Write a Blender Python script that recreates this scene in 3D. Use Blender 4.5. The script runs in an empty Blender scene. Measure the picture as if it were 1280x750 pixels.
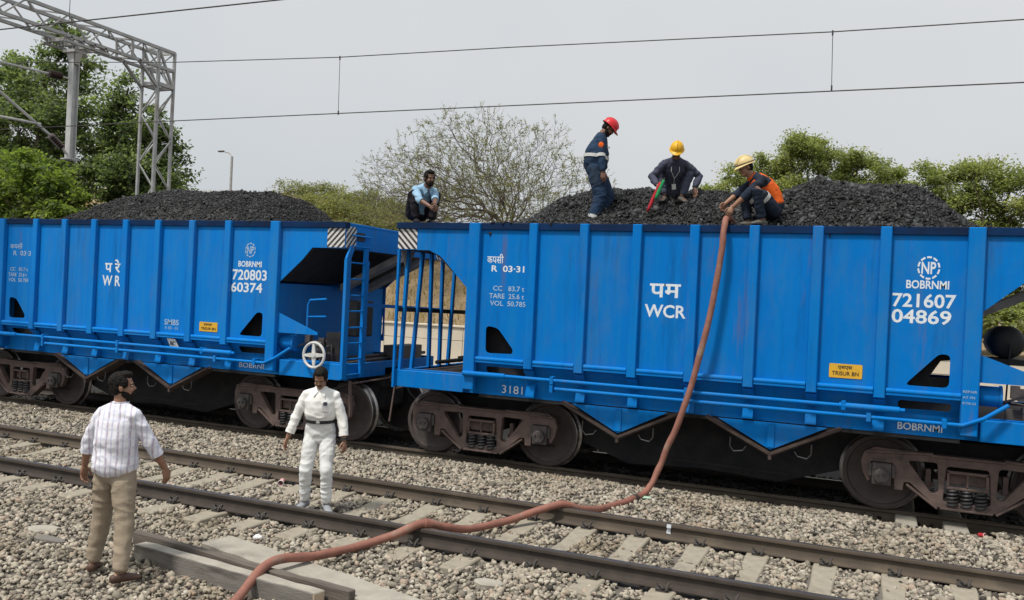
import bpy, bmesh, math, random
import numpy as np
from mathutils import Vector, Matrix, Quaternion, noise

random.seed(7)
rng = np.random.default_rng(11)
scene = bpy.context.scene
COL = scene.collection

# ---------------------------------------------------------------- camera
cam_data = bpy.data.cameras.new("Camera")
cam = bpy.data.objects.new("Camera", cam_data)
COL.objects.link(cam)
cam_data.sensor_width = 36.0
cam_data.lens = 1085.414 / 1280 * 36.0
cam_data.clip_start = 0.1
cam_data.clip_end = 3000
_r = Vector((0.91663875, 0.39693003, 0.04711644))
_u = Vector((-0.0433766, -0.01839981, 0.99888934))
_f = Vector((-0.39735611, 0.91766443, -0.00035149))
cam.matrix_world = Matrix(((_r.x, _u.x, -_f.x, 6.78487), (_r.y, _u.y, -_f.y, -13.58595),
                           (_r.z, _u.z, -_f.z, 2.56566), (0, 0, 0, 1)))
scene.camera = cam

# ---------------------------------------------------------------- world and sun
SUN_EL = math.radians(62)
SUN_DIR = Vector((-0.42, -0.9, 0)).normalized()          # where the sun stands, seen from the scene
world = bpy.data.worlds.new("World")
scene.world = world
world.use_nodes = True
wn = world.node_tree
for n in list(wn.nodes):
    wn.nodes.remove(n)
w_out = wn.nodes.new("ShaderNodeOutputWorld")
w_bg = wn.nodes.new("ShaderNodeBackground")
w_sky = wn.nodes.new("ShaderNodeTexSky")
w_sky.sky_type = 'NISHITA'
w_sky.sun_disc = False
w_sky.sun_elevation = SUN_EL
w_sky.sun_rotation = math.atan2(SUN_DIR.x, SUN_DIR.y)
w_sky.air_density = 1.6
w_sky.dust_density = 8.0
w_sky.ozone_density = 1.0
w_hs = wn.nodes.new("ShaderNodeHueSaturation")
w_hs.inputs['Saturation'].default_value = 0.22
w_mix = wn.nodes.new("ShaderNodeMixRGB")
w_mix.inputs[0].default_value = 0.80                      # thin overcast: the veil of cloud over the sky
w_mix.inputs[2].default_value = (5.6, 6.0, 6.35, 1)
wn.links.new(w_sky.outputs[0], w_hs.inputs['Color'])
wn.links.new(w_hs.outputs[0], w_mix.inputs[1])
wn.links.new(w_mix.outputs[0], w_bg.inputs[0])
w_tc = wn.nodes.new("ShaderNodeTexCoord")                   # faint unevenness of the haze
w_no = wn.nodes.new("ShaderNodeTexNoise")
w_no.inputs['Scale'].default_value = 1.6; w_no.inputs['Detail'].default_value = 4; w_no.inputs['Roughness'].default_value = 0.5
w_rp = wn.nodes.new("ShaderNodeValToRGB")
w_rp.color_ramp.elements[0].position = 0.30; w_rp.color_ramp.elements[0].color = (5.2, 5.6, 6.05, 1)
w_rp.color_ramp.elements[1].position = 0.72; w_rp.color_ramp.elements[1].color = (6.25, 6.35, 6.4, 1)
wn.links.new(w_tc.outputs['Generated'], w_no.inputs['Vector']); wn.links.new(w_no.outputs['Fac'], w_rp.inputs[0]); wn.links.new(w_rp.outputs[0], w_mix.inputs[2])
w_bg.inputs[1].default_value = 0.128
wn.links.new(w_bg.outputs[0], w_out.inputs[0])

sun_data = bpy.data.lights.new("Sun", 'SUN')
sun_data.energy = 3.4
sun_data.angle = math.radians(7)
sun_data.color = (1.0, 0.95, 0.87)
sun = bpy.data.objects.new("Sun", sun_data)
COL.objects.link(sun)
_d = -(SUN_DIR * math.cos(SUN_EL) + Vector((0, 0, math.sin(SUN_EL))))
sun.rotation_euler = _d.to_track_quat('-Z', 'Y').to_euler()
sun.location = (0, -20, 30)

scene.view_settings.view_transform = 'Standard'
scene.view_settings.look = 'None'
scene.view_settings.exposure = 0.0
scene.view_settings.gamma = 1.0
scene.view_settings.use_curve_mapping = False
scene.render.film_transparent = False
scene.cycles.max_bounces = 5
scene.cycles.diffuse_bounces = 3
scene.cycles.glossy_bounces = 2
scene.cycles.transparent_max_bounces = 4

# ---------------------------------------------------------------- helpers
def link(o):
    COL.objects.link(o)
    return o

def tag(o, label=None, cat=None, group=None, kind=None):
    if label: o['label'] = label
    if cat: o['category'] = cat
    if group: o['group'] = group
    if kind: o['kind'] = kind
    return o

def thing(name, label, cat, loc=(0, 0, 0), rz=0.0, group=None):
    o = bpy.data.objects.new(name, None)
    o.empty_display_size = 0.3
    o.location = loc
    o.rotation_euler = (0, 0, rz)
    link(o)
    return tag(o, label, cat, group)

def vec(*a): return np.array(a, float)

class MB:
    """collects solid shapes; build() links them as one mesh object"""
    def __init__(s):
        s.v = []; s.f = []; s.m = []
    def add(s, vs, fs, mi=0):
        k = len(s.v)
        s.v.extend([tuple(map(float, p)) for p in vs])
        s.f.extend([tuple(i + k for i in f) for f in fs])
        s.m.extend([mi] * len(fs))
        return s
    def box(s, x0, x1, y0, y1, z0, z1, mi=0):
        vs = [(x0, y0, z0), (x1, y0, z0), (x1, y1, z0), (x0, y1, z0), (x0, y0, z1), (x1, y0, z1), (x1, y1, z1), (x0, y1, z1)]
        return s.add(vs, [(0, 3, 2, 1), (4, 5, 6, 7), (0, 1, 5, 4), (1, 2, 6, 5), (2, 3, 7, 6), (3, 0, 4, 7)], mi)
    def bar(s, p, q, w, h, up=(0, 0, 1), mi=0):
        """a rectangular bar from p to q; w across, h along up"""
        p = Vector(p); q = Vector(q); t = (q - p).normalized(); up = Vector(up)
        a = t.cross(up)
        if a.length < 1e-4: a = t.cross(Vector((1, 0, 0)))
        a.normalize(); b = a.cross(t).normalized()
        vs = []
        for c in (p, q):
            for sa, sb in ((-1, -1), (1, -1), (1, 1), (-1, 1)):
                vs.append(c + a * (sa * w / 2) + b * (sb * h / 2))
        return s.add(vs, [(0, 1, 2, 3), (7, 6, 5, 4), (0, 4, 5, 1), (1, 5, 6, 2), (2, 6, 7, 3), (3, 7, 4, 0)], mi)
    def tube(s, pts, r, n=8, mi=0, cap=True):
        pts = [Vector(p) for p in pts]
        rs = r if isinstance(r, (list, tuple)) else [r] * len(pts)
        k = len(s.v)
        t0 = (pts[1] - pts[0]).normalized()
        ref = Vector((0, 0, 1)) if abs(t0.z) < 0.9 else Vector((1, 0, 0))
        a = t0.cross(ref).normalized()
        for i, p in enumerate(pts):
            t = (pts[min(i + 1, len(pts) - 1)] - pts[max(i - 1, 0)]).normalized()
            a = (a - t * a.dot(t))
            a = a.normalized() if a.length > 1e-6 else t.orthogonal().normalized()
            b = t.cross(a)
            for j in range(n):
                an = 2 * math.pi * j / n
                s.v.append(tuple(p + a * (rs[i] * math.cos(an)) + b * (rs[i] * math.sin(an))))
        for i in range(len(pts) - 1):
            for j in range(n):
                j2 = (j + 1) % n
                s.f.append((k + i * n + j, k + i * n + j2, k + (i + 1) * n + j2, k + (i + 1) * n + j)); s.m.append(mi)
        if cap:
            s.f.append(tuple(k + j for j in reversed(range(n)))); s.m.append(mi)
            e = k + (len(pts) - 1) * n
            s.f.append(tuple(e + j for j in range(n))); s.m.append(mi)
        return s
    def lathe(s, prof, c, axis='Y', n=32, mi=0):
        """profile [(radius, along)] turned round an axis through c"""
        k = len(s.v)
        for r, h in prof:
            for j in range(n):
                an = 2 * math.pi * j / n
                u, v = r * math.cos(an), r * math.sin(an)
                if axis == 'Y': p = (c[0] + u, c[1] + h, c[2] + v)
                elif axis == 'X': p = (c[0] + h, c[1] + u, c[2] + v)
                else: p = (c[0] + u, c[1] + v, c[2] + h)
                s.v.append(p)
        for i in range(len(prof) - 1):
            for j in range(n):
                j2 = (j + 1) % n
                s.f.append((k + i * n + j, k + i * n + j2, k + (i + 1) * n + j2, k + (i + 1) * n + j)); s.m.append(mi)
        s.f.append(tuple(k + j for j in range(n))); s.m.append(mi)
        e = k + (len(prof) - 1) * n
        s.f.append(tuple(e + j for j in reversed(range(n)))); s.m.append(mi)
        return s
    def torus(s, c, R, r, axis='Y', n=32, m=8, mi=0):
        k = len(s.v)
        for i in range(n):
            a = 2 * math.pi * i / n
            for j in range(m):
                b = 2 * math.pi * j / m
                q = R + r * math.cos(b); h = r * math.sin(b)
                u, v = q * math.cos(a), q * math.sin(a)
                if axis == 'Y': p = (c[0] + u, c[1] + h, c[2] + v)
                elif axis == 'X': p = (c[0] + h, c[1] + u, c[2] + v)
                else: p = (c[0] + u, c[1] + v, c[2] + h)
                s.v.append(p)
        for i in range(n):
            for j in range(m):
                i2, j2 = (i + 1) % n, (j + 1) % m
                s.f.append((k + i * m + j, k + i2 * m + j, k + i2 * m + j2, k + i * m + j2)); s.m.append(mi)
        return s
    def plate(s, outer, holes, y0, y1, mi=0, plane='XZ'):
        """a plate of outline `outer` with holes, thick from y0 to y1 (outline in x,z; or y,z for plane 'YZ')"""
        bm = bmesh.new()
        edges = []
        for loop in [outer] + list(holes):
            vs = [bm.verts.new((a, 0, b)) for a, b in loop]
            for i in range(len(vs)):
                edges.append(bm.edges.new((vs[i], vs[(i + 1) % len(vs)])))
        bmesh.ops.triangle_fill(bm, use_beauty=True, use_dissolve=False, edges=edges, normal=(0, 1, 0))
        bm.verts.index_update()
        pts = [(v.co.x, v.co.z) for v in bm.verts]
        tris = [tuple(v.index for v in f.verts) for f in bm.faces]
        bnd = [(e.verts[0].index, e.verts[1].index) for e in bm.edges if len(e.link_faces) == 1]
        bm.free()
        n = len(pts)
        mk = (lambda a, b, y: (a, y, b)) if plane == 'XZ' else (lambda a, b, y: (y, a, b))
        vs = [mk(a, b, y0) for a, b in pts] + [mk(a, b, y1) for a, b in pts]
        fs = [t for t in tris] + [tuple(i + n for i in reversed(t)) for t in tris]
        fs += [(a, b, b + n, a + n) for a, b in bnd]
        return s.add(vs, fs, mi)
    def mesh(s, name):
        me = bpy.data.meshes.new(name)
        me.from_pydata(s.v, [], s.f)
        if any(s.m): me.polygons.foreach_set('material_index', s.m)
        bm = bmesh.new(); bm.from_mesh(me)
        bmesh.ops.recalc_face_normals(bm, faces=bm.faces)
        bm.to_mesh(me); bm.free()
        return me
    def build(s, name, mats, parent=None, bevel=0.0, smooth=False, loc=None):
        me = s.mesh(name)
        for m in (mats if isinstance(mats, (list, tuple)) else [mats]):
            me.materials.append(m)
        if smooth:
            me.shade_smooth()
            me.set_sharp_from_angle(angle=math.radians(40))
        o = bpy.data.objects.new(name, me)
        link(o)
        if parent: o.parent = parent
        if loc: o.location = loc
        if bevel > 0:
            b = o.modifiers.new('bevel', 'BEVEL')
            b.width = bevel; b.segments = 1; b.limit_method = 'ANGLE'; b.angle_limit = math.radians(40)
        return o

def raw_mesh(name, verts, faces, mats, parent=None, colors=None, smooth=False):
    """fast mesh from numpy arrays; faces all the same size; colors per vertex into attribute 'tint'"""
    me = bpy.data.meshes.new(name)
    nv, (nf, k) = len(verts), faces.shape
    me.vertices.add(nv); me.vertices.foreach_set('co', np.ascontiguousarray(verts, np.float32).ravel())
    me.loops.add(nf * k); me.loops.foreach_set('vertex_index', np.ascontiguousarray(faces, np.int32).ravel())
    me.polygons.add(nf)
    me.polygons.foreach_set('loop_start', np.arange(0, nf * k, k, dtype=np.int32))
    me.polygons.foreach_set('loop_total', np.full(nf, k, np.int32))
    me.update(calc_edges=True)
    if colors is not None:
        at = me.attributes.new('tint', 'FLOAT', 'POINT')
        at.data.foreach_set('value', np.ascontiguousarray(colors, np.float32))
    for m in (mats if isinstance(mats, (list, tuple)) else [mats]):
        me.materials.append(m)
    if smooth: me.shade_smooth()
    o = link(bpy.data.objects.new(name, me))
    if parent: o.parent = parent
    return o

def hnoise(x, y, s=1.0, seed=0.0):
    return noise.noise(Vector((x * s + seed, y * s - seed * 0.7, seed * 1.3)))

# ---------------------------------------------------------------- materials
def nmat(name):
    m = bpy.data.materials.new(name)
    m.use_nodes = True
    nt = m.node_tree
    b = nt.nodes['Principled BSDF']
    return m, nt, b

def N(nt, kind, **kw):
    n = nt.nodes.new(kind)
    for k, v in kw.items():
        if k in n.inputs: n.inputs[k].default_value = v
        else: setattr(n, k, v)
    return n

def ramp(nt, fac, stops):
    r = nt.nodes.new('ShaderNodeValToRGB')
    e = r.color_ramp.elements
    while len(e) < len(stops): e.new(0.5)
    for i, (p, c) in enumerate(stops):
        e[i].position = p; e[i].color = (c[0], c[1], c[2], 1)
    nt.links.new(fac, r.inputs[0])
    return r.outputs[0]

def mixc(nt, fac, a, b, mode='MIX'):
    m = nt.nodes.new('ShaderNodeMixRGB'); m.blend_type = mode
    for sock, v in ((m.inputs[0], fac), (m.inputs[1], a), (m.inputs[2], b)):
        if isinstance(v, bpy.types.NodeSocket): nt.links.new(v, sock)
        elif isinstance(v, (int, float)): sock.default_value = v
        else: sock.default_value = (v[0], v[1], v[2], 1)
    return m.outputs[0]

def coords(nt, scale=(1, 1, 1)):
    t = nt.nodes.new('ShaderNodeTexCoord')
    mp = nt.nodes.new('ShaderNodeMapping')
    mp.inputs['Scale'].default_value = scale
    nt.links.new(t.outputs['Object'], mp.inputs[0])
    return mp.outputs[0]

def noise_tex(nt, co, scale, detail=4, rough=0.6):
    n = N(nt, 'ShaderNodeTexNoise', Scale=scale, Detail=detail, Roughness=rough)
    nt.links.new(co, n.inputs['Vector'])
    return n.outputs['Fac']

def bump(nt, b, h, strength=0.3, dist=0.01):
    bp = N(nt, 'ShaderNodeBump', Strength=strength, Distance=dist)
    nt.links.new(h, bp.inputs['Height'])
    nt.links.new(bp.outputs[0], b.inputs['Normal'])

def pbr(name, c1, c2=None, rough=0.6, metal=0.0, scale=6.0, c3=None, s3=1.5, lim3=(0.55, 0.7), bstr=0.0, bscale=60, bdist=0.01, stretch=(1, 1, 1), spec=0.5):
    """base colour c1 mottled with c2; patches of c3"""
    m, nt, b = nmat(name)
    co = coords(nt, stretch)
    c2 = c2 or tuple(x * 0.8 for x in c1)
    f = noise_tex(nt, co, scale)
    out = ramp(nt, f, [(0.35, c1), (0.68, c2)])
    if c3:
        f3 = noise_tex(nt, co, s3, 6, 0.7)
        fr = ramp(nt, f3, [(lim3[0], (0, 0, 0)), (lim3[1], (1, 1, 1))])
        out = mixc(nt, fr, out, c3)
    nt.links.new(out, b.inputs['Base Color'])
    b.inputs['Roughness'].default_value = rough
    b.inputs['Metallic'].default_value = metal
    b.inputs['Specular IOR Level'].default_value = spec
    if bstr: bump(nt, b, noise_tex(nt, co, bscale, 3), bstr, bdist)
    return m

def wagon_paint(name, base, light, dust, rust_amount=0.60):
    """blue wagon paint: faded patches, dust on ledges' colour, fine vertical streaks and a few rust runs"""
    m, nt, b = nmat(name)
    co = coords(nt)
    streak = noise_tex(nt, coords(nt, (7, 7, 0.35)), 1.4, 5, 0.65)
    cloud = noise_tex(nt, co, 0.8, 5, 0.6)
    fine = noise_tex(nt, co, 14, 4, 0.6)
    c = ramp(nt, cloud, [(0.3, base), (0.75, light)])
    c = mixc(nt, ramp(nt, streak, [(0.46, (0, 0, 0)), (0.74, (0.55, 0.55, 0.55))]), c, dust)
    c = mixc(nt, ramp(nt, fine, [(0.60, (0, 0, 0)), (0.78, (0.16, 0.16, 0.16))]), c, dust)
    run = noise_tex(nt, coords(nt, (2.6, 2.6, 0.22)), 1.1, 6, 0.72)
    c = mixc(nt, ramp(nt, run, [(rust_amount, (0, 0, 0)), (rust_amount + 0.12, (0.5, 0.5, 0.5))]), c, (0.16, 0.075, 0.04))
    soot = noise_tex(nt, coords(nt, (5, 5, 0.5)), 1.0, 6, 0.7)
    c = mixc(nt, ramp(nt, soot, [(0.55, (0, 0, 0)), (0.80, (0.55, 0.55, 0.55))]), c, (0.004, 0.045, 0.16))
    film = noise_tex(nt, coords(nt, (1.6, 1.6, 0.55)), 1.3, 7, 0.72)
    c = mixc(nt, ramp(nt, film, [(0.48, (0, 0, 0)), (0.72, (0.30, 0.30, 0.30))]), c, (0.085, 0.15, 0.235))
    chip = noise_tex(nt, co, 38, 2, 0.5)
    c = mixc(nt, ramp(nt, chip, [(0.735, (0, 0, 0)), (0.75, (0.6, 0.6, 0.6))]), c, (0.07, 0.045, 0.04))
    nt.links.new(c, b.inputs['Base Color'])
    nt.links.new(ramp(nt, cloud, [(0.3, (0.42,) * 3), (0.8, (0.6,) * 3)]), b.inputs['Roughness'])
    b.inputs['Specular IOR Level'].default_value = 0.07
    bump(nt, b, noise_tex(nt, co, 1.6, 3), 0.22, 0.03)
    return m

def tint_mat(name, stops, rough=0.85, spec=0.3, patch=None, bstr=0.0):
    """colour from the per-piece 'tint' attribute, mottled"""
    m, nt, b = nmat(name)
    a = nt.nodes.new('ShaderNodeAttribute'); a.attribute_name = 'tint'
    c = ramp(nt, a.outputs['Fac'], stops)
    co = coords(nt)
    if patch:
        f = noise_tex(nt, co, patch[0], 4, 0.6)
        c = mixc(nt, ramp(nt, f, [(patch[1], (0, 0, 0)), (patch[2], (1, 1, 1))]), c, mixc(nt, 1.0, c, patch[3], 'MULTIPLY'))
    g = noise_tex(nt, co, 45, 3, 0.6)
    c = mixc(nt, 0.5, c, mixc(nt, 1.0, c, ramp(nt, g, [(0.3, (0.72,) * 3), (0.7, (1.2, 1.2, 1.2))]), 'MULTIPLY'))
    nt.links.new(c, b.inputs['Base Color'])
    b.inputs['Roughness'].default_value = rough
    b.inputs['Specular IOR Level'].default_value = spec
    return m

M = {}
M['blue_far'] = wagon_paint('wagon_blue_bright', (0.003, 0.170, 0.56), (0.006, 0.200, 0.62), (0.020, 0.22, 0.52), 0.62)
M['blue'] = wagon_paint('wagon_blue', (0.001, 0.150, 0.50), (0.002, 0.178, 0.56), (0.010, 0.185, 0.47), 0.585)
M['white_paint'] = pbr('stencil_white', (0.74, 0.77, 0.78), (0.58, 0.66, 0.74), 0.6, scale=14, c3=(0.16, 0.34, 0.60), s3=16, lim3=(0.66, 0.76))
M['wheel_white'] = pbr('handwheel_white', (0.66, 0.66, 0.65), (0.52, 0.52, 0.51), 0.5, scale=12, c3=(0.3, 0.25, 0.2), s3=8, lim3=(0.62, 0.7))
M['pale_paint'] = pbr('worn_stencil_white', (0.42, 0.52, 0.62), (0.24, 0.40, 0.58), 0.65, scale=25)
M['yellow'] = pbr('plate_yellow', (0.72, 0.40, 0.02), (0.62, 0.36, 0.03), 0.5, scale=15)
M['black'] = pbr('black_paint', (0.015, 0.015, 0.016), (0.03, 0.03, 0.03), 0.6)
M['hopper_black'] = pbr('hopper_shade_black', (0.012, 0.013, 0.016), (0.03, 0.028, 0.028), 0.9, scale=5)  # shade inside and beneath the hoppers put into the colour
M['dusty_grey'] = pbr('dusty_rib', (0.42, 0.40, 0.37), (0.26, 0.25, 0.25), 0.9, scale=4)
M['shaded_blue'] = pbr('flange_shade_blue', (0.004, 0.030, 0.105), (0.006, 0.016, 0.045), 0.7, scale=3, stretch=(0.5, 1, 1), spec=0.1)  # blue darkened for the shaded band along the wagon's top edge
M['bogie'] = pbr('bogie_brown', (0.150, 0.104, 0.090), (0.100, 0.070, 0.062), 0.8, scale=7, c3=(0.045, 0.036, 0.033), s3=3, bstr=0.25, bscale=50)
M['wheel'] = pbr('wheel_steel_dusty', (0.085, 0.066, 0.060), (0.055, 0.045, 0.042), 0.7, scale=6, bstr=0.1)
M['tread'] = pbr('wheel_tread', (0.45, 0.43, 0.42), (0.25, 0.23, 0.22), 0.32, metal=0.9, scale=12)
M['axle_box'] = pbr('axle_box_grime', (0.10, 0.085, 0.08), (0.05, 0.045, 0.045), 0.6, scale=12, bstr=0.2)
M['spring'] = pbr('spring_steel', (0.045, 0.045, 0.05), (0.02, 0.02, 0.02), 0.5)
M['trim_brown'] = pbr('door_edge_brown', (0.075, 0.050, 0.040), (0.04, 0.028, 0.024), 0.8, scale=8)
M['rail_brown'] = pbr('rail_side_rust', (0.092, 0.070, 0.050), (0.062, 0.048, 0.036), 0.85, scale=5, c3=(0.13, 0.105, 0.075), s3=1.2, stretch=(0.6, 1, 1), bstr=0.15)
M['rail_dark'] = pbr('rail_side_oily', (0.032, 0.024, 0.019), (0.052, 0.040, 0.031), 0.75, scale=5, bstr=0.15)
M['rail_top'] = pbr('rail_head_worn', (0.22, 0.19, 0.17), (0.13, 0.11, 0.095), 0.38, metal=0.75, scale=3, stretch=(0.3, 2, 2))
M['concrete'] = pbr('sleeper_concrete', (0.325, 0.29, 0.225), (0.25, 0.222, 0.17), 0.9, scale=7, c3=(0.20, 0.175, 0.14), s3=2.5, bstr=0.3, bscale=70)
M['pale_concrete'] = pbr('old_pale_concrete', (0.37, 0.345, 0.29), (0.29, 0.268, 0.225), 0.9, scale=5, c3=(0.25, 0.22, 0.18), s3=2.2, bstr=0.4, bscale=55)
M['clip'] = pbr('clip_iron', (0.030, 0.028, 0.027), (0.05, 0.042, 0.036), 0.6)
M['dark_wood'] = pbr('weathered_beam', (0.085, 0.070, 0.058), (0.14, 0.12, 0.10), 0.9, scale=3, stretch=(0.5, 6, 6), bstr=0.6, bscale=14)
M['beam_side'] = pbr('grey_beam', (0.19, 0.175, 0.155), (0.13, 0.12, 0.105), 0.92, scale=4, c3=(0.08, 0.07, 0.06), s3=2.0, stretch=(0.6, 2, 3), bstr=0.5, bscale=30)
M['galv'] = pbr('galvanised_steel', (0.42, 0.42, 0.41), (0.30, 0.31, 0.31), 0.55, metal=0.25, scale=5, c3=(0.25, 0.22, 0.19), s3=1.2)
M['galv_pale'] = pbr('galvanised_pale', (0.55, 0.55, 0.54), (0.42, 0.43, 0.43), 0.5, metal=0.2, scale=4)
M['insulator'] = pbr('insulator_brown', (0.05, 0.028, 0.022), (0.035, 0.02, 0.018), 0.3)
M['wire'] = pbr('wire_copper_dark', (0.045, 0.042, 0.04), None, 0.6)
M['wood_bark'] = pbr('bark', (0.10, 0.075, 0.055), (0.055, 0.042, 0.033), 0.95, scale=9, bstr=0.6, bscale=25)
M['pale_bark'] = pbr('pale_bark', (0.36, 0.27, 0.19), (0.22, 0.16, 0.11), 0.95, scale=7, bstr=0.5, bscale=25)
M['twig'] = pbr('bare_twig', (0.150, 0.130, 0.105), (0.090, 0.078, 0.064), 0.95, scale=4)
# ================================================================ ground, ballast, tracks
NT = -4.76            # centre of the near track
NZ = 0.148            # its rail tops stand a little higher than the far track's (z = 0)

def lerp(a, b, t): return a + (b - a) * t
def interp(x, tab): return float(np.interp(x, [t[0] for t in tab], [t[1] for t in tab]))
GY = [(-60, -0.6), (-14, -0.45), (-9.5, -0.22), (-7.5, -0.14), (-6.5, -0.085), (-6.0, -0.06), (-3.5, -0.055), (-3.0, -0.02), (-2.2, 0.015), (-1.6, -0.03),
      (-1.25, -0.075), (-1.0, -0.12), (-0.7, -0.17), (1.0, -0.17), (2.6, -0.25), (5, -0.2), (12, -0.1), (60, 0.2), (900, 0.5)]
def ground_z(x, y):
    z = interp(y, GY)
    if -11 < y < -1:
        k = min(1, max(0, (-1 - y) / 0.5))
        z += k * 0.035 * hnoise(x, y, 0.9, 3.1) + k * 0.018 * hnoise(x, y, 2.6, 8.2)
        if -3.6 < y < -1.2: z += 0.05 * max(0, hnoise(x, 0, 0.5, 1.7)) * math.sin((y + 3.6) / 2.4 * math.pi)
    if abs(x - 7.4) < 0.7 and -1.9 < y < -0.9: z -= 0.06
    return z

def grid_lines(lo, hi, a, b, fine):
    far = [lo, lo * 0.5, lo * 0.25, lo * 0.12]
    far2 = [hi * 0.12, hi * 0.25, hi * 0.5, hi]
    return sorted(set([v for v in far if v < a] + list(np.arange(a, b + 1e-6, fine)) + [v for v in far2 if v > b]))
gx = grid_lines(-900, 900, -30, 16, 0.22)
gy = sorted(set([-600, -200, -80, -40, -25, -16] + list(np.arange(-12, 3, 0.2).round(3)) + [4, 6, 9, 12, 16, 25, 60, 150, 400, 900]))
V = [(x, y, ground_z(x, y) - 0.012) for y in gy for x in gx]
nx = len(gx)
F = np.array([(j * nx + i, j * nx + i + 1, (j + 1) * nx + i + 1, (j + 1) * nx + i) for j in range(len(gy) - 1) for i in range(nx - 1)])
def ground_mat():
    m, nt, b = nmat('trackside_earth')
    co = coords(nt)
    f = noise_tex(nt, co, 1.2, 6, 0.65)
    c = ramp(nt, f, [(0.3, (0.17, 0.15, 0.125)), (0.7, (0.10, 0.088, 0.075))])
    # oil, coal dust and under-wagon shade put into the colour, pale dusty yard beyond it
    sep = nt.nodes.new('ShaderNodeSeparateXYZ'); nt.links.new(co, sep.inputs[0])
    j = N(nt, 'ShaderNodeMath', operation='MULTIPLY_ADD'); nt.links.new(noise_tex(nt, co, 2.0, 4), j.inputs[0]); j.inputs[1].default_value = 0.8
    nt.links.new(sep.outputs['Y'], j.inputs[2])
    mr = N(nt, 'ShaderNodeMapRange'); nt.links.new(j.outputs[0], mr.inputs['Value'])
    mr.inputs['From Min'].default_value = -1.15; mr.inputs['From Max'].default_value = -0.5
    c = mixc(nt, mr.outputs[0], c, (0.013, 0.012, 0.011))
    mr2 = N(nt, 'ShaderNodeMapRange'); nt.links.new(j.outputs[0], mr2.inputs['Value'])
    mr2.inputs['From Min'].default_value = 10.4; mr2.inputs['From Max'].default_value = 11.4
    c = mixc(nt, mr2.outputs[0], c, ramp(nt, f, [(0.3, (0.50, 0.45, 0.36)), (0.7, (0.40, 0.36, 0.29))]))
    nt.links.new(c, b.inputs['Base Color'])
    b.inputs['Roughness'].default_value = 0.95
    bump(nt, b, noise_tex(nt, co, 30, 5), 0.6, 0.02)
    return m
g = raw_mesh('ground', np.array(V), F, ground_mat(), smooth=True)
g['kind'] = 'structure'

# ---- loose stones: one mesh of many crushed pieces
PH = (1 + 5 ** 0.5) / 2
ICO_V = np.array([(-1, PH, 0), (1, PH, 0), (-1, -PH, 0), (1, -PH, 0), (0, -1, PH), (0, 1, PH), (0, -1, -PH), (0, 1, -PH), (PH, 0, -1), (PH, 0, 1), (-PH, 0, -1), (-PH, 0, 1)], float)
ICO_V /= np.linalg.norm(ICO_V[0])
ICO_F = np.array([(0, 11, 5), (0, 5, 1), (0, 1, 7), (0, 7, 10), (0, 10, 11), (1, 5, 9), (5, 11, 4), (11, 10, 2), (10, 7, 6), (7, 1, 8),
                  (3, 9, 4), (3, 4, 2), (3, 2, 6), (3, 6, 8), (3, 8, 9), (4, 9, 5), (2, 4, 11), (6, 2, 10), (8, 6, 7), (9, 8, 1)])
def rand_rot(n, rg):
    q = rg.normal(size=(n, 4)); q /= np.linalg.norm(q, axis=1)[:, None]
    w, x, y, z = q.T
    return np.stack([np.stack([1 - 2 * (y * y + z * z), 2 * (x * y - z * w), 2 * (x * z + y * w)], -1),
                     np.stack([2 * (x * y + z * w), 1 - 2 * (x * x + z * z), 2 * (y * z - x * w)], -1),
                     np.stack([2 * (x * z - y * w), 2 * (y * z + x * w), 1 - 2 * (x * x + y * y)], -1)], 1)
def stones(name, pts, rad, mat, tint, rg, flat=0.72, angular=0.38, settle=0.6):
    n = len(pts)
    v = ICO_V[None] * (1 + angular * rg.uniform(-1, 1, size=(n, 12, 1)))
    sc = np.stack([rg.uniform(0.85, 1.35, n), rg.uniform(0.7, 1.1, n), rg.uniform(0.5, 0.95, n)], -1)
    v = v * sc[:, None, :]
    v = np.einsum('nij,nkj->nki', rand_rot(n, rg), v)
    v[:, :, 2] *= flat + (1 - flat) * settle
    v = v * rad[:, None, None] + pts[:, None, :]
    f = (ICO_F[None] + (np.arange(n) * 12)[:, None, None]).reshape(-1, 3)
    return raw_mesh(name, v.reshape(-1, 3), f, mat, colors=np.repeat(tint, 12))

CAMP = np.array([6.78487, -13.58595, 2.56566])
_R, _U, _F = (np.array(q[:]) for q in (_r, _u, _f))
def seen(P, mx=0.30):
    d = P - CAMP; z = d @ _F
    zz = np.maximum(z, 0.1)
    a = 1085.4 * (d @ _R) / zz; b = 1085.4 * (d @ _U) / zz
    return (z > 1) & (np.abs(a) < 640 * (1 + mx) + 900 / zz) & (np.abs(b) < 375 * (1 + mx) + 900 / zz), z

SL_X = [4.34 + 0.65 * k for k in range(-32, 10)]                # sleepers of the near track
far_rails = [-0.85, 0.85]
near_rails = [NT - 0.85, NT + 0.85]
BEAMS = [((0.2, -7.21), (2.5, -7.47), 0.14), ((-0.1, -6.98), (2.75, -7.36), 0.09), ((0.62, -6.62), (3.3, -7.28), 0.36)]
def in_beam(x, y, pad=0.0):
    for (a, b), (c, d), w in BEAMS:
        L = math.hypot(c - a, d - b); ux, uy = (c - a) / L, (d - b) / L
        s = (x - a) * ux + (y - b) * uy; t = -(x - a) * uy + (y - b) * ux
        if -pad < s < L + pad and abs(t) < w / 2 + pad: return True
    return False

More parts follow.
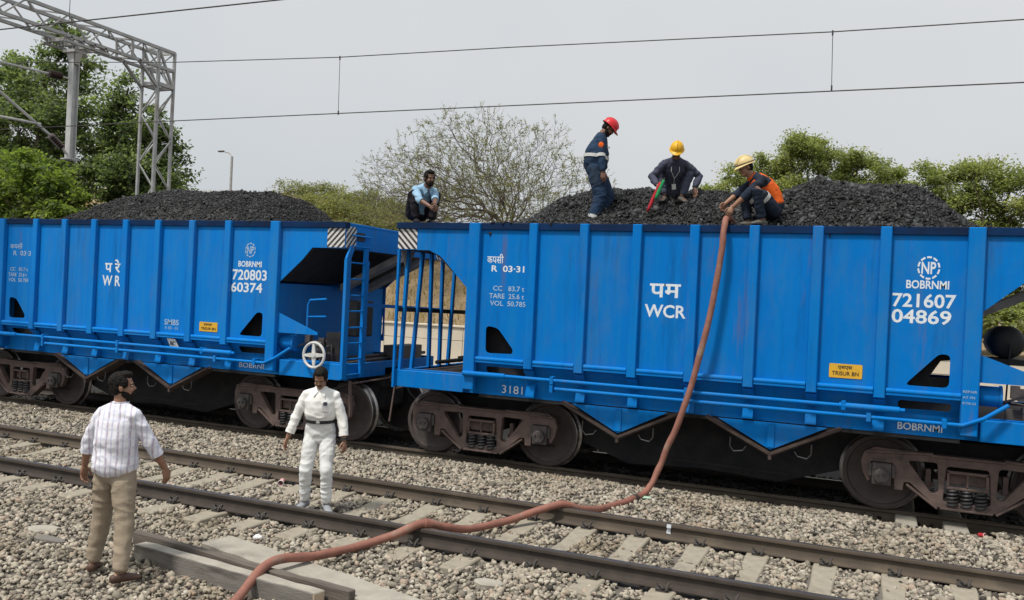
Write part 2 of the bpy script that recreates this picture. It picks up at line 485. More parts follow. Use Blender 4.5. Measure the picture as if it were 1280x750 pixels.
def ballast_points(n, y0, y1, x0, x1, rg):
    P = np.stack([rg.uniform(x0, x1, n), rg.uniform(y0, y1, n), np.zeros(n)], -1)
    ok, z = seen(P)
    keep = ok & (rg.uniform(size=n) < np.clip(190 / np.maximum(z, 1) ** 2, 0.16, 1.0))
    return P[keep], z[keep]
P, dz = ballast_points(345000, -11.5, -0.95, -32, 14, rng)
out = []; rads = []; tints = []
for (x, y, _), d in zip(P, dz):
    r = 0.012 + 0.0245 * rng.uniform() ** 1.4 * (1.0 + max(0, d - 12) * 0.035)
    if rng.uniform() < 0.08: r *= 1.5
    skip = False
    for ry in near_rails + far_rails:
        if abs(y - ry) < 0.085: skip = True
    if skip: continue
    sx = abs((x - 4.34 + 0.325) % 0.65 - 0.325)
    if abs(y - NT) < 1.36 and sx < 0.125:
        inner = abs(y - NT) < 0.80
        p = 0.96 if inner else 0.45
        if inner and x < 1: p = 0.86
        if rng.uniform() < p: continue
    if in_beam(x, y, 0.015) and rng.uniform() < 0.97: continue
    z = ground_z(x, y) + rng.uniform(-0.006, 0.022)
    if abs(y - NT) < 0.8: z -= 0.004
    out.append((x, y, z)); rads.append(r)
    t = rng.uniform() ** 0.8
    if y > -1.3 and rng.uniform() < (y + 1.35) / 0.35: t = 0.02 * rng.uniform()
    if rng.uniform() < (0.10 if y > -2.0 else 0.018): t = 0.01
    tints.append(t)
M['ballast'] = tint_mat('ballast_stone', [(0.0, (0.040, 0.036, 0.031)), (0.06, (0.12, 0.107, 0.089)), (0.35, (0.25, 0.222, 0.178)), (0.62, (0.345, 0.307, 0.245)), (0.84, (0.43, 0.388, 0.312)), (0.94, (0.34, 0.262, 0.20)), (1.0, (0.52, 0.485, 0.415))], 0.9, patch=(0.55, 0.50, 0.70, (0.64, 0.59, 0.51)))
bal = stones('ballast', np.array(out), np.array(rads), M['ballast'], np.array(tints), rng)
tag(bal, 'crushed pale stone ballast spread round and between the tracks', kind='stuff')

# ---- dirty stones and coal crumbs between the rails of the far track
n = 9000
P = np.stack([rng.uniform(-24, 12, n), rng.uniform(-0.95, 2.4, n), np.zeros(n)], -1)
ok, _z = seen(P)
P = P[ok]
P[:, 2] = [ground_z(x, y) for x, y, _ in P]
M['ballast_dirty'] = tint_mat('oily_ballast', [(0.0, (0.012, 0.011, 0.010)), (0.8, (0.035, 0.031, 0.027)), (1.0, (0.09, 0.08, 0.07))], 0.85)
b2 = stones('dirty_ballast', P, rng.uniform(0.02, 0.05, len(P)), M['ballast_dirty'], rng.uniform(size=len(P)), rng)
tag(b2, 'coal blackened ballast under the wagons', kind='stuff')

# ---- rails
def rail_mesh(x0, x1, h=0.172):
    half = [(0.075, -h), (0.075, -h + 0.011), (0.022, -h + 0.028), (0.009, -h + 0.05), (0.009, -0.052), (0.034, -0.040), (0.036, -0.012), (0.030, -0.002), (0.014, 0.0)]
    loop = [(y, z) for y, z in half] + [(-y, z) for y, z in reversed(half)]
    nl = len(loop)
    mb = MB()
    xs = np.linspace(x0, x1, 60)
    vs = [(x, y, z) for x in xs for y, z in loop]
    for i in range(len(xs) - 1):
        for j in range(nl):
            j2 = (j + 1) % nl
            z = 0.5 * (loop[j][1] + loop[j2][1])
            mb.f.append((i * nl + j, i * nl + j2, (i + 1) * nl + j2, (i + 1) * nl + j)); mb.m.append(1 if z > -0.004 else 0)
    mb.v = vs
    mb.f.append(tuple(range(nl))); mb.m.append(0)
    mb.f.append(tuple((len(xs) - 1) * nl + j for j in range(nl))); mb.m.append(0)
    return mb
for y, z, m, lab in ((NT - 0.85, NZ, 'rail_dark', 'oily dark rail nearest the camera, with the hose lying over it'),
                     (NT + 0.85, NZ, 'rail_brown', 'rusty brown rail behind the man in white, with a small white paint mark'),
                     (-0.85, 0.0, 'rail_brown', 'rusty rail under the near wheels of the blue wagons'),
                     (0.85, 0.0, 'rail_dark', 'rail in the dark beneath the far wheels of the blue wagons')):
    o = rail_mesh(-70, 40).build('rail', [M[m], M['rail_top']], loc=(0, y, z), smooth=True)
    tag(o, lab, 'rail', 'rails of the two tracks')
    if 'white paint' in lab:
        mk = MB().plate([(4.615, -0.115), (4.665, -0.12), (4.66, -0.06), (4.668, -0.052), (4.625, -0.052)], [], -0.0125, -0.0095)
        mk.plate([(4.622, -0.046), (4.672, -0.046), (4.674, -0.006), (4.626, -0.006)], [], -0.038, -0.0352)
        mk.build('paint_mark', M['white_paint'], o)

# ---- sleepers with their clips
def sleeper_mesh():
    mb = MB()
    ys = [-1.375, -1.36, -0.62, -0.25, 0.25, 0.62, 1.36, 1.375]
    tops = [-0.02, 0.0, 0.0, -0.028, -0.028, 0.0, 0.0, -0.02]
    ws = [0.10, 0.108, 0.108, 0.095, 0.095, 0.108, 0.108, 0.10]
    vs = []
    for y, t, w in zip(ys, tops, ws):
        vs += [(-0.135, y, -0.21), (-w - 0.012, y, t - 0.012), (-w, y, t), (w, y, t), (w + 0.012, y, t - 0.012), (0.135, y, -0.21)]
    fs = []
    for i in range(len(ys) - 1):
        for j in range(6):
            j2 = (j + 1) % 6
            fs.append((i * 6 + j, i * 6 + j2, (i + 1) * 6 + j2, (i + 1) * 6 + j))
    fs += [tuple(range(6)), tuple(42 + j for j in range(6))]
    return mb.add(vs, fs)
def clip_mesh(side):
    mb = MB()
    s = side
    mb.box(-0.055, 0.055, min(s * 0.070, s * 0.150), max(s * 0.070, s * 0.150), 0.0, 0.014)
    mb.tube([(-0.05, s * 0.065, 0.045), (-0.045, s * 0.105, 0.062), (-0.02, s * 0.140, 0.058), (0.010, s * 0.145, 0.038), (0.030, s * 0.120, 0.026),
             (0.040, s * 0.095, 0.034), (0.050, s * 0.080, 0.062), (0.058, s * 0.105, 0.078), (0.05, s * 0.13, 0.06), (0.045, s * 0.15, 0.02)], 0.0115, 7)
    mb.tube([(-0.06, s * 0.118, 0.02), (0.06, s * 0.118, 0.02)], 0.020, 7)
    return mb
def pad_mesh():
    return MB().box(-0.095, 0.095, -0.095, 0.095, -0.002, 0.007)
proto = None
for i, x in enumerate(SL_X):
    if proto is None:
        s = sleeper_mesh().build('sleeper', M['concrete'])
        kids = []
        for ry in (-0.85, 0.85):
            for sd in (-1, 1):
                c = clip_mesh(sd).build('rail_clip', M['clip'], s, smooth=True); c.location = (0, ry, 0); kids.append(c)
        proto = (s, kids)
    else:
        s = proto[0].copy(); link(s)
        for c in proto[1]:
            d = c.copy(); link(d); d.parent = s
    s.location = (x + rng.uniform(-0.02, 0.02), NT, NZ - 0.172 - 0.001)
    tag(s, 'concrete sleeper with iron clips under the near track, half sunk in pale ballast', 'sleeper', 'sleepers of the near track')
for k, (x, w, lab) in enumerate(((7.12, 0.25, 'left of the two pale sleeper ends poking from the ballast beside the far track'), (7.70, 0.27, 'right of the two pale sleeper ends poking from the ballast beside the far track'))):
    s = MB().add(*(lambda m: (m.v, m.f))(sleeper_mesh())).build('sleeper', M['pale_concrete'], bevel=0.006)
    s.location = (x, -0.21, -0.045 - 0.012 * k); s.scale = (w / 0.23, 1.0, 1.0)
    tag(s, lab, 'sleeper', 'sleepers of the far track')

# ---- discarded beams at the front
def beam(name, a, b, w, z0, z1, mat, label, cat, sag=0.0, mats=None):
    A = Vector((a[0], a[1], 0)); B = Vector((b[0], b[1], 0)); L = (B - A).length
    mb = MB(); n = 14
    vs = []
    rg = np.random.default_rng(int(abs(a[0] * 100) + 5))
    for i in range(n + 1):
        t = i / n
        dz = -sag * (1 - (2 * t - 1) ** 2)
        j = rg.uniform(-0.006, 0.006, 4)
        vs += [(t * L, -w / 2 + j[0], z0 + dz), (t * L, w / 2 + j[1], z0 + dz), (t * L, w / 2 + j[1], z1 + dz + j[2]), (t * L, -w / 2 + j[0], z1 + dz + j[3])]
    fs = []; mi = []
    for i in range(n):
        for j in range(4):
            j2 = (j + 1) % 4
            fs.append((i * 4 + j, i * 4 + j2, i * 4 + 4 + j2, i * 4 + 4 + j)); mi.append(1 if (j == 2 and mats) else 0)
    fs += [(0, 3, 2, 1), (n * 4, n * 4 + 1, n * 4 + 2, n * 4 + 3)]; mi += [0, 2 if mats else 0]
    mb.v = vs; mb.f = fs; mb.m = mi
    o = mb.build(name, mats or mat, bevel=0.008)
    o.location = (a[0], a[1], 0); o.rotation_euler = (0, 0, math.atan2(b[1] - a[1], b[0] - a[0]))
    return tag(o, label, cat)
M['beam_end'] = pbr('beam_broken_end', (0.55, 0.44, 0.31), (0.45, 0.35, 0.25), 0.9, scale=18)
beam('concrete_beam', (0.2, -7.21), (2.5, -7.47), 0.14, -0.22, 0.03, None, 'grey concrete beam with pale top lying in ballast behind the man in khaki trousers', 'beam', mats=[M['beam_side'], M['pale_concrete'], M['beam_end']])
beam('wooden_beam', (-0.1, -6.98), (2.75, -7.36), 0.085, -0.22, 0.055, M['dark_wood'], 'dark weathered beam on edge between the two concrete pieces', 'beam', sag=0.01)
beam('concrete_slab', (0.62, -6.62), (3.3, -7.28), 0.36, -0.16, -0.005, M['pale_concrete'], 'long pale concrete slab lying flat with the hose across it', 'slab', sag=0.0)
for (x, y, sx, sy, rz, lab) in ((-1.36, -7.03, 0.20, 0.12, 0.4, 'flat pale stone left of the man in khaki trousers'), (3.55, -6.35, 0.14, 0.09, 0.2, 'flat pale stone lying by the near rail beyond the hose'), (-1.0, -7.25, 0.22, 0.07, 0.1, 'flat dark grey stone on ballast left of the man in khaki trousers')):
    mb = MB()
    rg = np.random.default_rng(int(x * 10 + 100))
    ring = [(sx * math.cos(a) * rg.uniform(0.8, 1.1), sy * math.sin(a) * rg.uniform(0.8, 1.1)) for a in np.linspace(0, 2 * math.pi, 10)[:-1]]
    vs = [(a, b, -0.05) for a, b in ring] + [(a, b, 0.025) for a, b in ring] + [(a * 0.85, b * 0.85, 0.035) for a, b in ring]
    k = len(ring); fs = [tuple(reversed(range(k))), tuple(2 * k + i for i in range(k))]
    for L in (0, 1):
        fs += [(L * k + i, L * k + (i + 1) % k, (L + 1) * k + (i + 1) % k, (L + 1) * k + i) for i in range(k)]
    o = mb.add(vs, fs).build('flat_stone', M['beam_side'] if 'dark' in lab else M['pale_concrete'])
    o.location = (x, y, ground_z(x, y) + 0.01); o.rotation_euler = (0.05, 0.03, rz)
    tag(o, lab, 'stone')
# ================================================================ the two hopper wagons
WX = 4.37                                   # centre of the right wagon (world x); all x below are measured from a wagon's centre
def lx(x): return x - WX
HL = 4.74                                   # half length over the end panels
POSTS = [lx(v) for v in (1.96, 2.745, 3.525, 4.33, 5.12, 5.92, 6.73)]
EP0, EP1 = 3.27, 3.47                       # the end posts run from 3.27 to 3.47 either side of the centre
YS = 1.70                                   # outside of the side sheets
def rounded(poly, r=0.06, n=4):
    """round the corners of a polygon"""
    out = []
    k = len(poly)
    for i in range(k):
        p0, p1, p2 = Vector(poly[i - 1]), Vector(poly[i]), Vector(poly[(i + 1) % k])
        a = (p0 - p1); b = (p2 - p1)
        q = min(r, a.length * 0.45, b.length * 0.45)
        A = p1 + a.normalized() * q; B = p1 + b.normalized() * q
        for t in np.linspace(0, 1, n):
            c = A * (1 - t) ** 2 + p1 * 2 * t * (1 - t) + B * t * t
            out.append((c.x, c.y))
    return out

def text_obj(name, body, mat, parent, x0, x1, z0, z1, y, bold=0.0, thick=0.001, face=-1):
    """flat lettering fitted in the box x0..x1, z0..z1 on the plane y, facing -y"""
    cu = bpy.data.curves.new(name, 'FONT')
    cu.body = body; cu.size = 1.0; cu.resolution_u = 3; cu.offset = bold
    tmp = bpy.data.objects.new(name, cu); link(tmp)
    dg = bpy.context.evaluated_depsgraph_get()
    me = bpy.data.meshes.new_from_object(tmp.evaluated_get(dg))
    bpy.data.objects.remove(tmp); bpy.data.curves.remove(cu)
    n = len(me.vertices)
    co = np.zeros(n * 3, np.float32); me.vertices.foreach_get('co', co); co = co.reshape(-1, 3)
    lo, hi = co.min(0), co.max(0)
    u = (co[:, 0] - lo[0]) / max(1e-6, hi[0] - lo[0]); v = (co[:, 1] - lo[1]) / max(1e-6, hi[1] - lo[1])
    new = np.stack([x0 + u * (x1 - x0), np.full(n, y), z0 + v * (z1 - z0)], -1)
    me.vertices.foreach_set('co', new.astype(np.float32).ravel()); me.update()
    me.name = name; me.materials.clear(); me.materials.append(mat); me.shade_flat()
    o = link(bpy.data.objects.new(name, me)); o.parent = parent
    sol = o.modifiers.new('thickness', 'SOLIDIFY'); sol.thickness = thick; sol.offset = 0
    return o

def stripes_mat(name, sign):
    m, nt, b = nmat(name)
    t = nt.nodes.new('ShaderNodeTexCoord')
    sep = nt.nodes.new('ShaderNodeSeparateXYZ'); nt.links.new(t.outputs['Object'], sep.inputs[0])
    s1 = N(nt, 'ShaderNodeMath', operation='ADD'); nt.links.new(sep.outputs['X'], s1.inputs[0]); nt.links.new(sep.outputs['Y'], s1.inputs[1])
    s2 = N(nt, 'ShaderNodeMath', operation='MULTIPLY_ADD'); nt.links.new(s1.outputs[0], s2.inputs[0]); s2.inputs[1].default_value = sign; nt.links.new(sep.outputs['Z'], s2.inputs[2])
    s3 = N(nt, 'ShaderNodeMath', operation='MULTIPLY'); nt.links.new(s2.outputs[0], s3.inputs[0]); s3.inputs[1].default_value = 9.6
    s4 = N(nt, 'ShaderNodeMath', operation='FRACT'); nt.links.new(s3.outputs[0], s4.inputs[0])
    co = coords(nt)
    c = ramp(nt, s4.outputs[0], [(0.0, (0.62, 0.62, 0.60)), (0.46, (0.62, 0.62, 0.60)), (0.50, (0.025, 0.025, 0.028)), (0.96, (0.025, 0.025, 0.028)), (1.0, (0.62, 0.62, 0.60))])
    c = mixc(nt, ramp(nt, noise_tex(nt, co, 12), [(0.5, (0, 0, 0)), (0.8, (0.4,) * 3)]), c, (0.25, 0.22, 0.19))
    nt.links.new(c, b.inputs['Base Color']); b.inputs['Roughness'].default_value = 0.6
    return m
M['stripe_a'] = stripes_mat('hazard_stripes_rising', -1)
M['stripe_b'] = stripes_mat('hazard_stripes_falling', 1)
M['lamp_plate'] = pbr('reflector_plate', (0.72, 0.74, 0.72), (0.6, 0.62, 0.6), 0.35)

def side_frame_mb(y):
    """a cast three-piece bogie side frame, outline in x,z (wheel centre z = .5)"""
    outer = [(-1.23, 0.52), (-1.26, 0.66), (-1.22, 0.79), (-1.10, 0.86), (-0.62, 0.85), (-0.30, 0.815), (0.30, 0.815), (0.62, 0.85), (1.10, 0.86), (1.22, 0.79), (1.26, 0.66), (1.23, 0.52),
             (1.17, 0.40), (1.13, 0.42), (1.13, 0.67), (0.87, 0.67), (0.84, 0.33), (0.74, 0.33), (0.73, 0.44), (0.66, 0.44), (0.36, 0.18), (0.26, 0.155), (-0.26, 0.155), (-0.36, 0.18), (-0.66, 0.44), (-0.73, 0.44), (-0.74, 0.33), (-0.84, 0.33), (-0.87, 0.67),
             (-1.13, 0.67), (-1.13, 0.42), (-1.17, 0.40)]
    tri = rounded([(-0.70, 0.725), (-0.345, 0.735), (-0.325, 0.36), (-0.40, 0.33)], 0.05)
    tri2 = [(-a, b) for a, b in reversed(tri)]
    win = rounded([(-0.24, 0.70), (0.24, 0.70), (0.27, 0.25), (-0.27, 0.25)], 0.04)
    mb = MB().plate(outer, [tri, tri2, win], y - 0.05, y + 0.05)
    # flanges that give the casting its depth
    for s in (-1, 1):
        mb.bar((s * 0.70, y, 0.42), (s * 0.33, y, 0.155), 0.16, 0.03)
        mb.bar((s * 1.20, y, 0.80), (s * 0.40, y, 0.84), 0.17, 0.03)
    mb.bar((-0.42, y, 0.82), (0.42, y, 0.82), 0.17, 0.03)
    mb.bar((-0.30, y, 0.165), (0.30, y, 0.165), 0.17, 0.03)
    return mb
def wheel_mb(s):
    """a disc wheel; s = -1 faces the camera"""
    prof = [(0.0, 0.02), (0.10, 0.02), (0.12, 0.0), (0.20, -0.028), (0.34, -0.045), (0.425, -0.028), (0.440, 0.0), (0.490, 0.0), (0.498, -0.006), (0.500, -0.05), (0.502, -0.10), (0.535, -0.118), (0.535, -0.140), (0.46, -0.142), (0.42, -0.11), (0.2, -0.10), (0.0, -0.10)]
    mb = MB()
    pr = [(r, s * h) for r, h in prof]
    mb.lathe(pr, (0, 0, 0), 'Y', 48)
    n = 48
    for i in range(7, 13):
        for j in range(n): mb.m[i * n + j] = 1
    return mb
def axle_box_mb(s):
    mb = MB()
    mb.box(-0.115, 0.115, -0.10, 0.06, -0.12, 0.165)
    for q in (-1, 1): mb.box(q * 0.14 - 0.022, q * 0.14 + 0.022, -0.08, 0.06, -0.02, 0.15)
    mb.lathe([(0.0, -0.165), (0.085, -0.165), (0.098, -0.155), (0.098, -0.09)], (0, 0, 0.0), 'Y', 20)
    for k in range(3):
        a = 2 * math.pi * k / 3 + 0.5
        mb.lathe([(0.0, -0.195), (0.020, -0.195), (0.022, -0.16)], (0.055 * math.cos(a), 0, 0.055 * math.sin(a)), 'Y', 6)
    if s > 0: mb.v = [(x, -y, z) for x, y, z in mb.v]
    return mb
def spring_mb():
    mb = MB()
    for cx in (-0.16, 0.0, 0.16):
        pts = []
        for i in range(61):
            a = 2 * math.pi * i / 12
            pts.append((cx + 0.062 * math.cos(a), 0.062 * math.sin(a), 0.19 + 0.225 * i / 60))
        mb.tube(pts, 0.0165, 6)
    return mb
def build_bogie(parent, cx):
    fr = MB()
    for y in (-1.14, 1.14):
        m = side_frame_mb(y); fr.add(m.v, m.f)
    fr.box(-0.22, 0.22, -1.13, 1.13, 0.47, 0.63)                 # bolster with its ends in the frame windows
    for y in (-1.20, 1.20):
        fr.box(-0.235, 0.235, y - 0.02, y + 0.02, 0.42, 0.455)
        fr.box(-0.012, 0.012, y - 0.025, y + 0.025, 0.46, 0.64)
        fr.box(-0.235, -0.205, y - 0.025, y + 0.025, 0.46, 0.66); fr.box(0.205, 0.235, y - 0.025, y + 0.025, 0.46, 0.66)
        fr.box(-0.235, 0.235, y - 0.025, y + 0.025, 0.62, 0.655)
    o = fr.build('bogie_frame', M['bogie'], parent, bevel=0.008)
    o.location = (cx, 0, 0)
    for ax in (-1.0, 1.0):
        for s in (-1, 1):
            w = wheel_mb(s).build('wheel', [M['wheel'], M['tread']], o, smooth=True); w.location = (ax, s * 0.915, 0.5)
            b = axle_box_mb(s).build('axle_box', M['axle_box'], o, bevel=0.006); b.location = (ax, s * 1.15, 0.5)
        MB().tube([(ax, -1.1, 0.5), (ax, 1.1, 0.5)], 0.085, 14).build('axle', M['wheel'], o, smooth=True)
    for s in (-1, 1):
        sp = spring_mb().build('spring_nest', M['spring'], o, smooth=True); sp.location = (0, s * 1.16, 0)
    br = MB()
    for ax in (-1, 1):
        for s in (-1, 1):
            br.box(ax * 0.44 - 0.03, ax * 0.44 + 0.03, s * 0.98 - 0.05, s * 0.98 + 0.05, 0.38, 0.62)
        br.tube([(ax * 0.40, -1.0, 0.42), (ax * 0.40, 1.0, 0.42)], 0.035, 8)
    br.build('brake_rigging', M['bogie'], o)
    return o

def lines_block(t, paint, mat, rows):
    for name, body, x0, x1, z0, z1 in rows:
        text_obj(name, body, paint if mat is None else mat, t, x0, x1, z0, z1, -YS - 0.003, 0.012)

def build_wagon(x, label, blue, texts):
    t = thing('hopper_wagon', label, 'wagon', (x, 0, 0), 0, 'blue hopper wagons of the coal train')
    B = M[blue]
    ZT, ZC, ZS = 3.66, 3.275, 1.645       # underside of the top flange, underside of the end panels, top of the bottom sill
    # --- side sheets with sloping end cuts and hand holes
    outer = [(-HL, ZT), (-HL, ZC), (-4.17, ZC), (-3.98, 3.19), (-3.90, 3.12), (-3.46, 2.68), (-3.46, 1.60), (3.46, 1.60), (3.46, 2.68), (3.90, 3.06), (4.10, ZC), (HL, ZC), (HL, ZT)]
    h1 = rounded([(-3.13, 1.745), (-2.69, 1.755), (-2.68, 1.82), (-2.94, 2.13), (-3.14, 2.16)], 0.07)
    h2 = rounded([(2.64, 1.735), (3.14, 1.735), (3.14, 2.14), (3.02, 2.15)], 0.07)
    for s, nm in ((-1, 'side_sheet'), (1, 'side_sheet')):
        mb = MB().plate(outer, [h1, h2 if s < 0 else rounded([(2.64, 1.70), (3.42, 1.70), (3.42, 2.14), (3.02, 2.15)], 0.07)], s * YS, s * (YS - 0.012))
        mb.build(nm, B, t)
    # --- posts: folded channels standing proud of the sheet
    def post(px, w, z0):
        mb = MB()
        y0, y1 = -YS - 0.078, -YS - 0.001
        vs = [(px - w / 2, y1, z0), (px - w / 2 + 0.012, y0, z0 + 0.02), (px + w / 2 - 0.012, y0, z0 + 0.02), (px + w / 2, y1, z0),
              (px - w / 2, y1, 3.702), (px - w / 2 + 0.012, y0, 3.702), (px + w / 2 - 0.012, y0, 3.702), (px + w / 2, y1, 3.702)]
        mb.add(vs, [(0, 1, 2, 3), (7, 6, 5, 4), (0, 4, 5, 1), (1, 5, 6, 2), (2, 6, 7, 3), (3, 7, 4, 0)])
        return mb.build('post', B, t, bevel=0.008)
    for px in POSTS: post(px, 0.150, 1.535)
    for s in (-1, 1): post(s * (EP0 + EP1) / 2, 0.205, 1.16)
    # --- top flange all round
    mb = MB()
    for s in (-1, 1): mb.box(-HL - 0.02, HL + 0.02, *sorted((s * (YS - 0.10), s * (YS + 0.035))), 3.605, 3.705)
    mb.build('top_flange', M['shaded_blue'], t, bevel=0.005)
    for s in (-1, 1): MB().box(s * (HL - 0.05) - 0.06, s * (HL - 0.05) + 0.064, -YS + 0.105, YS - 0.105, ZT + 0.001, ZT + 0.040).build('end_flange', B, t, bevel=0.005)
    # --- bottom sill: a rolled bulb lit on top, in pieces between the posts
    mb = MB()
    xs = [-EP1] + POSTS + [EP1]
    edges = [(-EP0, POSTS[0] - 0.075)] + [(POSTS[i] + 0.075, POSTS[i + 1] - 0.075) for i in range(6)] + [(POSTS[6] + 0.075, EP0)]
    for a, b in edges:
        mb.tube([(a, -YS - 0.030, 1.652), (b, -YS - 0.030, 1.652)], 0.036, 10)
        mb.box(a, b, -YS - 0.055, -YS - 0.001, 1.600, 1.628)
    mb.build('sill', B, t, smooth=True)
    # --- the slope under the sill and the solebar
    slots = [rounded([(lx(1.22), 1.43), (lx(1.96), 1.43), (lx(1.96), 1.54), (lx(1.22), 1.54)], 0.04), rounded([(lx(6.95), 1.43), (lx(7.55), 1.43), (lx(7.55), 1.54), (lx(6.95), 1.54)], 0.04)]
    mb = MB().plate([(-3.46, 1.62), (-3.46, 1.36), (3.46, 1.36), (3.46, 1.62)], slots, -0.006, 0.006)
    sh = []
    for (a, yy, z) in mb.v:
        k = (1.62 - z) / 0.26
        sh.append((a, -YS + 0.02 + 0.20 * k + yy, z))
    mb.v = sh
    for px in POSTS:                                            # the posts' feet under the sill, set back
        mb.add([(px - 0.07, -YS - 0.045, 1.535), (px + 0.07, -YS - 0.045, 1.535), (px + 0.07, -YS + 0.15, 1.36), (px - 0.07, -YS + 0.15, 1.36),
                (px - 0.07, -YS + 0.05, 1.535), (px + 0.07, -YS + 0.05, 1.535)], [(0, 3, 2, 1), (0, 1, 5, 4), (0, 4, 3), (1, 2, 5), (3, 4, 5, 2)])
    mb.build('lower_slope', B, t)
    for s in (-1, 1):
        mb = MB()
        mb.box(-HL, HL, s * 1.500 - 0.008, s * 1.500 + 0.008, 1.115, 1.375)
        mb.box(-HL, HL, s * 1.465 - 0.045, s * 1.465 + 0.045, 1.100, 1.1145)
        mb.box(-HL, HL, s * 1.465 - 0.045, s * 1.465 + 0.045, 1.3755, 1.388)
        if s < 0:
            for px in POSTS:
                mb.add([(px - 0.07, -1.64, 1.125), (px + 0.07, -1.64, 1.125), (px + 0.07, -1.509, 1.118), (px - 0.07, -1.509, 1.118), (px - 0.07, -1.60, 1.29), (px + 0.07, -1.60, 1.29), (px + 0.07, -1.509, 1.33), (px - 0.07, -1.509, 1.33)], [(0, 3, 2, 1), (4, 5, 6, 7), (0, 1, 5, 4), (1, 2, 6, 5), (2, 3, 7, 6), (3, 0, 4, 7)])
        mb.build('solebar', B, t, bevel=0.004)
    for s in (-1, 1):
        mb = MB(); a, b = sorted((s * 3.50, s * HL))
        mb.box(a, b, -1.660, -1.512, 1.112, 1.372)
        mb.build('end_sole_plate', B, t, bevel=0.006)
    MB().box(-3.36, -2.45, -1.42, -1.40, 1.40, 2.6).build('dark_backing', M['hopper_black'], t)  # black sheets added behind the hand holes to stand for the dark inside
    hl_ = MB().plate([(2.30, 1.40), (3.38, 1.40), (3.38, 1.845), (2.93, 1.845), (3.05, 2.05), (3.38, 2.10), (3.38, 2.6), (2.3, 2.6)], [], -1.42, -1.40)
    hl_.build('dark_backing', M['hopper_black'], t)
    # --- end panels between the sides, hazard stripes on their corners
    for s in (-1, 1):
        MB().box(s * HL - 0.008, s * HL + 0.008, -YS + 0.014, YS - 0.014, ZC, ZT).build('end_panel', B, t)
    for s in (-1, 1):
        xa, xb = sorted((s * (HL - 0.005), s * (HL - 0.345)))
        MB().box(xa, xb, -YS - 0.005, -YS - 0.001, ZC + 0.012, 3.603).build('hazard_marking', M['stripe_a' if s > 0 else 'stripe_b'], t)
        xa, xb = sorted((s * (HL + 0.0085), s * (HL + 0.0125)))
        for q in (-1, 1):
            ya, yb = sorted((q * (YS - 0.016), q * (YS - 0.30)))
            MB().box(xa, xb, ya, yb, ZC + 0.012, 3.64).build('hazard_marking', M['stripe_b' if s * q > 0 else 'stripe_a'], t)
    # --- end slopes, bulkheads, ribs, floor
    for s in (-1, 1):
        mb = MB()
        mb.plate([(s * (HL - 0.02), 3.64), (s * 4.16, 3.60), (s * 3.46, 2.95), (s * 3.40, 2.72), (s * 3.46, 2.70), (s * 4.14, ZC + 0.01), (s * (HL - 0.02), ZC + 0.01)], [], -YS + 0.016, YS - 0.016)
        mb.build('end_slope', M['hopper_black'], t)
        for y in (0.12, 0.95):
            mb = MB().add([(s * (HL - 0.04), y - 0.11, ZC + 0.005), (s * (HL - 0.04), y + 0.11, ZC + 0.005), (s * 3.50, y + 0.11, 2.70), (s * 3.50, y - 0.11, 2.70),
                    (s * (HL - 0.04), y - 0.11, ZC - 0.12), (s * (HL - 0.04), y + 0.11, ZC - 0.12), (s * 3.50, y + 0.11, 2.58), (s * 3.50, y - 0.11, 2.58)],
                   [(0, 1, 2, 3), (4, 7, 6, 5), (0, 4, 5, 1), (1, 5, 6, 2), (2, 6, 7, 3), (3, 7, 4, 0)])
            mb.build('slope_rib', M['dusty_grey'], t)
        MB().box(s * 3.40 - 0.01, s * 3.40 + 0.01, -YS + 0.02, YS - 0.02, 1.15, 2.66).build('bulkhead', B, t)
    for a, b in ((-HL + 0.02, -3.41), (3.41, HL - 0.02)):
        MB().box(a, b, -1.495, 1.495, 1.30, 1.335).build('platform', M['trim_brown'], t)
    for s in (-1, 1):
        MB().box(s * (HL - 0.03) - 0.03, s * (HL - 0.03) + 0.03, -1.488, 1.488, 1.12, 1.37).build('headstock', B, t, bevel=0.006)
    un = MB()
    un.box(-HL, HL, -0.28, 0.28, 0.90, 1.25)
    un.box(-3.3, 3.3, -1.5, 1.5, 1.05, 1.10)
    un.plate([(-2.35, 1.1), (-1.9, 0.42), (-1.1, 0.16), (0, 0.22), (1.1, 0.16), (1.9, 0.42), (2.35, 1.1)], [], -0.70, 0.95)
    for q in (-1, 1): un.box(q * 3.4 - 1.25, q * 3.4 + 1.25, -0.55, 0.55, 0.55, 0.95)
    un.tube([(-4.2, -1.05, 0.30), (-2.2, -1.0, 0.34)], 0.012, 6); un.tube([(-0.6, -1.0, 0.36), (1.2, -1.0, 0.33)], 0.014, 6)
    un.build('underframe', M['hopper_black'], t)
